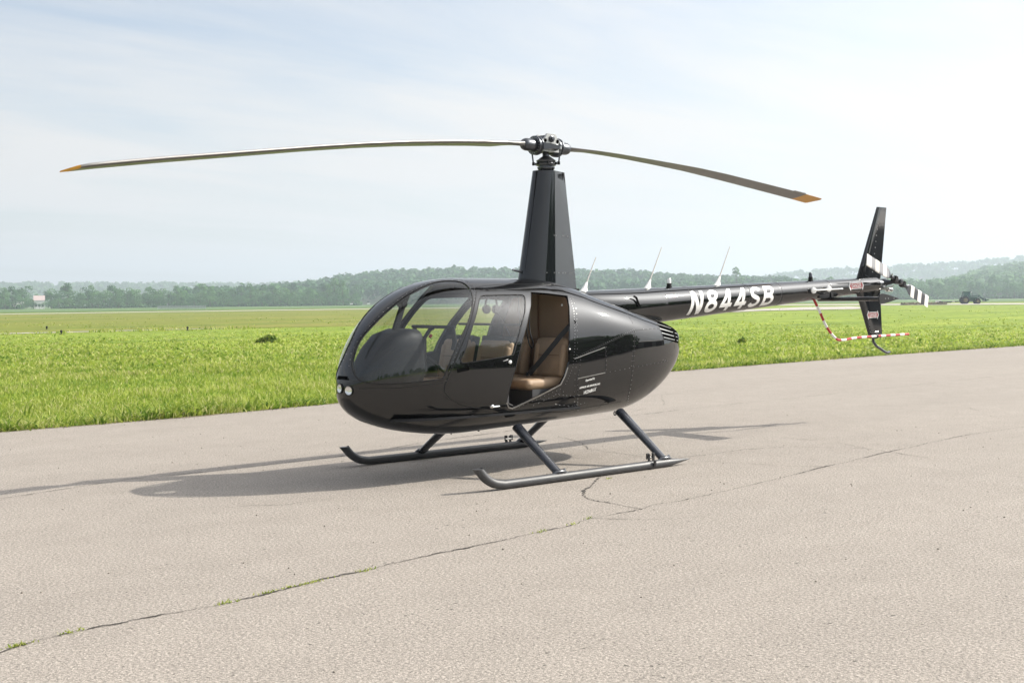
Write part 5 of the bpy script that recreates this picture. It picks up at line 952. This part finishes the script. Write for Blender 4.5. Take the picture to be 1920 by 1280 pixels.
# ---- cabin interior
b = MB(); fl = [(2.12, .36), (1.9, .46), (1.6, .53), (1.0, .56), (.08, .57)]
b.prism([Vector((x, y, .585)) for x, y in fl]+[Vector((x, -y, .585)) for x, y in fl[::-1]], (0, 0, .02), 'trim'); b.build('cabin_floor', heli)
def section(x, inset):
    u = float(uof(np.array([x]))[0]); T = np.linspace(-.75, math.pi+.75, 60); P = surf(np.full(60, u), T)-snorm(np.full(60, u), T)*inset; return [Vector((x, p[1], p[2])) for p in P]
b = MB(); b.prism(section(.10, .03), (.02, 0, 0), 'leather_wall'); bulk = b.build('cabin_bulkhead', heli)
b = MB(); b.box((.128, 0, 1.35), (.012, .012, .8), 'stitch'); b.box((.128, 0, 1.26), (.012, 1.05, .010), 'stitch'); b.lathe((.122, .36, 1.60), (1, 0, 0), [(0, .012), (.006, .008)], 'white', 10); b.build('wall_seam', bulk)
def seat(x, y, lean, name, lab=None):
    t = empty(name); t.parent = heli; t.location = (x, y, 0)
    b = MB(); b.rbox((.21, 0, .845), (.50, .47, .11), .045, 'leather', None, 3); b.rbox((.42, 0, .85), (.13, .47, .10), .048, 'leather', None, 3)
    cu = b.build('seat_cushion', t, 60)
    b = MB(); b.box((.20, 0, .902), (.36, .006, .004), 'stitch'); b.box((.24, 0, .902), (.006, .40, .004), 'stitch'); b.build('stitch_line', cu)
    rot = Matrix.Rotation(R(lean), 3, 'Y'); b = MB()
    b.rbox(Vector((-.04, 0, 1.08)), (.10, .46, .40), .048, 'leather', rot, 3); b.rbox(Vector((-.015, .19, 1.06)), (.09, .08, .34), .038, 'leather', rot, 3); b.rbox(Vector((-.015, -.19, 1.06)), (.09, .08, .34), .038, 'leather', rot, 3)
    bk = b.build('seat_back', t, 60)
    b = MB(); b.box(Vector((.015, 0, 1.11)), (.006, .30, .006), 'stitch', rot); b.build('stitch_line', bk)
    b = MB(); b.box((.20, 0, .70), (.44, .46, .20), 'trim2'); b.build('seat_base', t)
    return t
for x, y in ((.97, .30), (.97, -.30), (.24, .30), (.24, -.30)): seat(x, y, -13 if x > .5 else -8, 'front_seat' if x > .5 else 'rear_seat')
b = MB(); b.rbox((.86, 0, .80), (.5, .10, .40), .02, 'trim'); b.build('centre_tunnel', heli)
for y in (.30, -.30):
    b = MB(); b.box((.895, y, 1.13), (.10, .44, .36), 'trim', Matrix.Rotation(R(-13), 3, 'Y')); b.build('seat_back_shell', heli)
# instrument pedestal under the windshield
b = MB(); rings = []
for x, w_, zt_, zb_ in ((1.66, .20, 1.33, .95), (1.72, .25, 1.40, .85), (1.85, .27, 1.405, .75), (2.0, .26, 1.36, .70), (2.12, .23, 1.25, .70), (2.22, .18, 1.12, .72), (2.30, .12, 1.0, .74)):
    zc_ = (zt_+zb_)/2; rings.append([Vector((x, w_*math.copysign(abs(math.cos(t))**.45, math.cos(t)), zc_+(zt_-zb_)/2*math.copysign(abs(math.sin(t))**.45, math.sin(t)))) for t in [2*math.pi*k/32 for k in range(32)]])
b.loft(rings, 'trim'); ped = b.build('instrument_pod', heli, 50)
b = MB(); b.box((1.645, 0, 1.15), (.03, .34, .34), 'matte')
for y in (-.11, 0, .11):
    for z in (1.06, 1.17, 1.28): b.lathe((1.632, y, z), (-1, 0, 0), [(0, .045), (.006, .045), (.007, .038)], 'flat_black', 16)
b.build('gauge_panel', ped)
b = MB(); b.box((1.75, 0, .72), (.30, .26, .32), 'trim'); b.build('pod_stand', ped)
b = MB(); b.tube([(1.86, 0, 1.39), (1.78, 0, 1.60), (1.70, 0, 1.76)], [.040, .034, .034], 'trim', 8, flat=.6); cp = b.build('compass_post', heli)
b = MB(); b.lathe((1.79, -.03, 1.63), (0, 1, 0), [(0, .030), (.004, .034), (.085, .034), (.09, .028)], 'satin', 16); b.build('compass', cp)
b = MB(); b.tube([(1.22, 0, .60), (1.26, 0, .95), (1.50, 0, 1.12), (1.62, 0, 1.20), (1.47, 0, 1.385), (1.43, 0, 1.40)], .019, 'trim', 10); b.tube([(1.43, -.34, 1.41), (1.43, .34, 1.41)], .016, 'trim', 8)
cyc = b.build('cyclic_stick', heli)
for y in (.31, -.31):
    b = MB(); b.tube([(1.43, y, 1.41), (1.41, y, 1.27), (1.43, y, 1.20)], [.020, .024, .022], 'matte', 10); b.build('cyclic_grip', cyc)
b = MB(); b.lathe((1.455, 0, 1.335), (.6, 0, -.8), [(0, .016), (.03, .014)], 'red', 10); b.build('red_button', cyc)
for y in (.06, .52):
    b = MB(); b.tube([(.90, y-.0, .66), (1.10, y, .74), (1.28, y, .80)], [.012, .014, .018], 'matte', 8); b.build('collective_lever', heli)
b = MB(); b.tube([(.75, -.5, 1.42), (.75, .5, 1.42)], .012, 'trim', 8)
b.build('cabin_cross_bar', heli)
# shoulder belts
def belt(P, w_=.048, nrm=(0, 0, 1)):
    b = MB()
    P = [Vector(p) for p in P]; rings = []
    for i, p in enumerate(P):
        t = (P[min(i+1, len(P)-1)]-P[max(0, i-1)]).normalized(); e = t.cross(Vector(nrm)).normalized(); g = t.cross(e)
        rings.append([p+e*w_/2+g*.0015, p-e*w_/2+g*.0015, p-e*w_/2-g*.0015, p+e*w_/2-g*.0015])
    b.loft(rings, 'strap'); return b.build('seat_belt', heli)
belt([(.15, .575, 1.45), (.27, .50, 1.30), (.40, .40, 1.10), (.46, .25, .93)], nrm=(1, .6, 0)); belt([(.15, -.575, 1.45), (.27, -.50, 1.30), (.40, -.40, 1.10), (.46, -.25, .93)], nrm=(1, -.6, 0))
b = MB(); b.box((.46, .23, .92), (.02, .03, .05), 'chrome'); b.box((.47, -.22, .92), (.02, .03, .05), 'chrome'); b.build('belt_buckle', heli)
b = MB(); b.box((.62, 0, 1.80), (.9, .30, .035), 'trim'); b.build('overhead_panel', heli)
# headset hanging from the roof
hs = empty('headset', (.92, .24, 1.60)); props(hs, 'dark aviation headset hanging inside the front cabin window', 'headset')
b = MB(); b.tube([(0, .09*math.cos(t), .10*math.sin(t)) for t in np.linspace(0, math.pi, 12)], .010, 'matte', 8); b.build('headband', hs)
for y in (.09, -.09):
    b = MB(); b.lathe((0, y*1.1, -.03), (0, -y, 0), [(0, .035), (.02, .045), (.04, .043), (.05, .03)], 'matte', 16); b.build('ear_cup', hs)
b = MB(); b.tube(curve_pts([(0, .09, -.06), (-.08, .16, -.25), (-.12, .20, -.40), (-.2, .18, -.22), (-.25, .1, .15)], 8), .005, 'matte', 6); b.build('cable', hs)
hs2 = empty('headset', (.50, .30, 1.69)); props(hs2, 'black headset cord looping down in front of the tan rear seat', 'headset')
b = MB(); b.tube(curve_pts([(0, 0, 0), (.005, .01, -.25), (.01, .03, -.36), (-.01, .05, -.46), (-.02, .02, -.50), (.0, -.01, -.44), (.03, -.02, -.2), (.04, -.01, -.02)], 8), [.0075]*57, 'matte', 8); b.build('cable', hs2)
b = MB(); b.rbox((.02, 0, .02), (.09, .05, .07), .015, 'matte'); b.build('hook', hs2)

# ================================================================ GRASS
def grass_mat(name, lo, mid, hi):
    m, t, b = new_mat(name); b.inputs['Roughness'].default_value = .55; b.inputs['Specular IOR Level'].default_value = .25
    a = t.nodes.new('ShaderNodeAttribute'); a.attribute_name = 'tint'; r = t.nodes.new('ShaderNodeValToRGB'); t.links.new(a.outputs['Fac'], r.inputs[0]); e = r.color_ramp.elements
    e[0].position = 0; e[0].color = (*lo, 1); e[1].position = 1; e[1].color = (*hi, 1); q = e.new(.5); q.color = (*mid, 1)
    t.links.new(r.outputs[0], b.inputs['Base Color']); tl = t.nodes.new('ShaderNodeBsdfTranslucent'); t.links.new(r.outputs[0], tl.inputs['Color']); ms = t.nodes.new('ShaderNodeMixShader'); ms.inputs[0].default_value = .5
    t.links.new(b.outputs[0], ms.inputs[1]); t.links.new(tl.outputs[0], ms.inputs[2]); t.links.new(ms.outputs[0], t.nodes['Material Output'].inputs['Surface']); return m
M['grass'] = grass_mat('grass_blades', (.115, .210, .021), (.325, .385, .062), (.56, .53, .26))
M['weed'] = grass_mat('broad_weeds', (.085, .165, .018), (.205, .29, .034), (.36, .39, .07))
EX = np.array([p[0] for p in edge])[::-1]; EY = np.array([p[1] for p in edge])[::-1]
def edge_y(x): return np.interp(x, EX, EY)
def blades(n, dmin, dmax, pw, px0, px1, hlo, hhi, wlo, lean):
    u = rng.random(n); d = (dmin**(1-pw)+u*(dmax**(1-pw)-dmin**(1-pw)))**(1/(1-pw)); px = rng.uniform(px0, px1, n); be = YAW-np.arctan((px-960)/FPX)
    x = CX+d*np.cos(be); y = CY+d*np.sin(be); return x, y, d
def grow(x, y, d, hlo, hhi, wlo, lean, name, mat, bias=0.0):
    k = y < edge_y(x)+.02+.10*rng.random(len(x))**4; x, y, d = x[k], y[k], d[k]; n = len(x)
    cl = np.array([noise.noise(Vector((a*.35, b_*.6, 0)))+.6*noise.noise(Vector((a*1.3, b_*1.3, 4))) for a, b_ in zip(x, y)])
    h = rng.uniform(hlo, hhi, n)*(1+.45*cl)*np.clip((80-d)/45, .12, 1)*np.where(rng.random(n) < .06, 1.5, 1); w = wlo*(1+d/22)*rng.uniform(.7, 1.4, n); a = rng.uniform(0, 2*np.pi, n); ln_ = rng.normal(0, lean, n)*h; la = rng.uniform(0, 2*np.pi, n)
    B0 = np.stack([x, y, np.full(n, GZ)], 1); e = np.stack([np.cos(a), np.sin(a), 0*a], 1)*w[:, None]/2; top = B0+np.stack([np.cos(la)*ln_, np.sin(la)*ln_, h], 1); midp = B0+np.stack([np.cos(la)*ln_*.35, np.sin(la)*ln_*.35, h*.6], 1)
    V = np.stack([B0-e, B0+e, midp+e*.8, midp-e*.8, top], 1).reshape(-1, 3); V = V; i = np.arange(n)*5
    F = np.concatenate([np.stack([i, i+1, i+2], 1), np.stack([i, i+2, i+3], 1), np.stack([i+3, i+2, i+4], 1)]); tint = np.clip(.40+bias+.34*cl+rng.normal(0, .17, n)+np.where(rng.random(n) < .07, .45, 0)-np.where(rng.random(n) < .08, .3, 0), 0, 1); tint = np.tile(tint, 3)
    o = link(name, np_mesh(name, V, F, [M[mat]], None, False, tint)); props(o, kind='stuff'); return o
x, y, d = blades(175000, 11, 34, 1.6, -150, 2080, .10, .26, .010, .5); grow(x, y, d, .04, .115, .0095, .8, 'grass', 'grass')
x, y, d = blades(60000, 30, 84, 1.9, -150, 2080, .10, .3, .013, .5); grow(x, y, d, .05, .12, .017, .8, 'grass', 'grass')
# rank growth along the pavement edge
n = 26000; ex = rng.uniform(-45, 9, n); ey = edge_y(ex)-np.abs(rng.normal(0, .45, n)); d = np.hypot(ex-CX, ey-CY); grow(ex, ey, d, .05, .16, .011, .9, 'grass', 'grass', .0)
n = 5200; cxs = rng.uniform(-40, 8, 150); ci = rng.integers(0, 150, n); ex = cxs[ci]+rng.normal(0, .22, n); ey = edge_y(ex)-np.abs(rng.normal(0, .25, n))-.02; d = np.hypot(ex-CX, ey-CY); grow(ex, ey, d, .05, .17, .026, 1.0, 'weeds', 'weed', -.25)
n = 2600; cx_ = rng.uniform(-60, 3, 260); cy_ = edge_y(cx_)-rng.uniform(.5, 30, 260)**1.0; ci = rng.integers(0, 260, n); ex = cx_[ci]+rng.normal(0, .25, n); ey = cy_[ci]+rng.normal(0, .18, n); d = np.hypot(ex-CX, ey-CY); grow(ex, ey, d, .06, .20, .016, .6, 'weeds', 'weed', .1)
# scattered darker tussocks across the far meadow
n = 9000; px = rng.uniform(-150, 2080, n); d = (1/rng.uniform(1/260, 1/34, n)); be = YAW-np.arctan((px-960)/FPX); k = rng.random(n) < .5+.5*np.sin(px*.013+d*.11)
C = np.stack([CX+d*np.cos(be), CY+d*np.sin(be), np.full(n, GZ+.06)], 1)[k]; C = C[C[:, 1] < edge_y(C[:, 0])-.6]; n = len(C)
dn = rng.normal(0, 1, (n*3, 3)); dn[:, 2] = np.abs(dn[:, 2])+.4; C3 = np.repeat(C, 3, 0)+rng.normal(0, .10, (n*3, 3))*np.array([2, 2, .4]); V, F = quads(C3, rng.uniform(.03, .085, n*3), dn, .3); V[:, 2] = np.maximum(V[:, 2], GZ+.005)
props(link('weeds', np_mesh('weeds', V, F, [M['grass']], None, False, np.clip(rng.normal(.40, .18, n*3), 0, 1))), kind='stuff')
# taller grass hanging over the narrow taxiway
n = 420; cpx = rng.uniform(-100, 480, 90); ci = rng.integers(0, 90, n); px = cpx[ci]+rng.normal(0, 5, n); be = YAW-np.arctan((px-960)/FPX); d = np.interp(px, [-300, 0, 240, 420], [72, 78.8, 82, 84.6])-rng.uniform(.2, 2.5, n)
grow(CX+d*np.cos(be), CY+d*np.sin(be), d*0+20, .10, .26, .03, .6, 'grass', 'grass')
# tufts growing in the pavement joint
def tuft(loc, n, sx, sy, hmax, lab, grp=None):
    a = rng.uniform(0, 6.28, n); px_ = rng.normal(0, sx, n); py_ = rng.normal(0, sy, n); h = rng.uniform(.3, 1, n)*hmax; w = rng.uniform(.003, .007, n)
    B0 = np.stack([px_, py_, np.full(n, .003)], 1); e = np.stack([np.cos(a), np.sin(a), 0*a], 1)*w[:, None]; la = rng.uniform(0, 6.28, n); ll = rng.uniform(.2, 1.3, n)*h; top = B0+np.stack([np.cos(la)*ll, np.sin(la)*ll, h], 1)
    V = np.stack([B0-e, B0+e, top], 1).reshape(-1, 3); F = np.arange(3*n).reshape(-1, 3)
    o = link('grass_tuft', np_mesh('grass_tuft', V, F, [M['grass']], None, False, np.clip(rng.normal(.5, .2, n), 0, 1))); o.location = loc; o.rotation_euler = (0, 0, R(7)); props(o, lab, 'grass tuft', grp)
J = np.array(DATA['CRACK'][0]); o_ = np.argsort(J[:, 0]); jy = lambda q: float(np.interp(q, J[o_, 0], J[o_, 1]))
tuft((4.56, jy(4.56), 0), 80, .12, .008, .018, 'longest green grass tuft growing in the long pavement joint')
tuft((6.24, jy(6.24), 0), 50, .04, .010, .022, 'green grass tuft in the pavement joint at the bottom left corner of the view')
for q, n_ in ((5.95, 22), (5.1, 26), (4.82, 24), (4.1, 26), (2.5, 18), (2.15, 16), (1.9, 14)): tuft((q, jy(q), 0), n_, .04, .012, .022, 'tiny green sprig growing in the long pavement joint', 'sprigs in the pavement joint')
tuft((.39, 1.28, 0), 14, .02, .015, .02, 'tiny green sprig beside the near skid tube')
# bush out in the meadow
def shrub(loc, w, h, n, lab):
    d3 = rng.normal(0, 1, (n, 3)); d3 /= np.linalg.norm(d3, axis=1, keepdims=True); d3[:, 2] = np.abs(d3[:, 2]); C = d3*np.array([w/2, w/3, h])*rng.uniform(.5, 1.05, (n, 1)); C[:, 2] *= 1+.25*np.sin(C[:, 0]*5)
    V, F = quads(C, rng.uniform(.05, .13, n), d3, .7); o = link('meadow_shrub', np_mesh('meadow_shrub', V, F, [M['weed']], None, False, np.clip(rng.normal(.5, .25, n), 0, 1))); o.location = loc; o.rotation_euler = (0, 0, R(math.degrees(YAW)-90)); props(o, lab, 'shrub')
shrub(far(bear(502), 53, GZ), 1.0, .32, 420, 'low dark green shrub standing alone in the meadow left of the helicopter')
shrub(far(bear(1391), 46, GZ), .30, .22, 90, 'small dark shrub in the meadow below the tail boom lettering')
# dry brush row beside the runway
n = 2600; px = rng.uniform(1690, 1775, n); d = rng.uniform(268, 276, n); be = YAW-np.arctan((px-960)/FPX); C = np.stack([CX+d*np.cos(be), CY+d*np.sin(be), GZ+np.abs(rng.normal(.12, .14, n))], 1)
M['dryweed'] = pbr('dry_brush', (.22, .185, .115), .9)
V, F = quads(C, rng.uniform(.10, .28, n), rng.normal(0, 1, (n, 3)), .3); props(link('dry_weeds', np_mesh('dry_weeds', V, F, [M['dryweed']])), kind='stuff')

# ================================================================ HAZE
hz_me = bpy.data.meshes.new('haze')
zt_ = 160.0; X0, X1 = -4600, 4600
hz_me.from_pydata([(x, y, z) for x in (X0, X1) for y in (X0, X1) for z in (GZ-1.0, zt_)], [], [(0, 1, 3, 2), (4, 6, 7, 5), (0, 4, 5, 1), (2, 3, 7, 6), (0, 2, 6, 4), (1, 5, 7, 3)])
hm = bpy.data.materials.new('haze_air'); hm.use_nodes = True; ht = hm.node_tree; ht.nodes.clear()
ho = ht.nodes.new('ShaderNodeOutputMaterial'); hv = ht.nodes.new('ShaderNodeVolumePrincipled'); ht.links.new(hv.outputs[0], ho.inputs['Volume'])
hv.inputs['Color'].default_value = (.762, .87, .955, 1); hv.inputs['Density'].default_value = 0.00042; hv.inputs['Anisotropy'].default_value = 0.25
hz_me.materials.append(hm); props(link('haze', hz_me), kind='stuff')
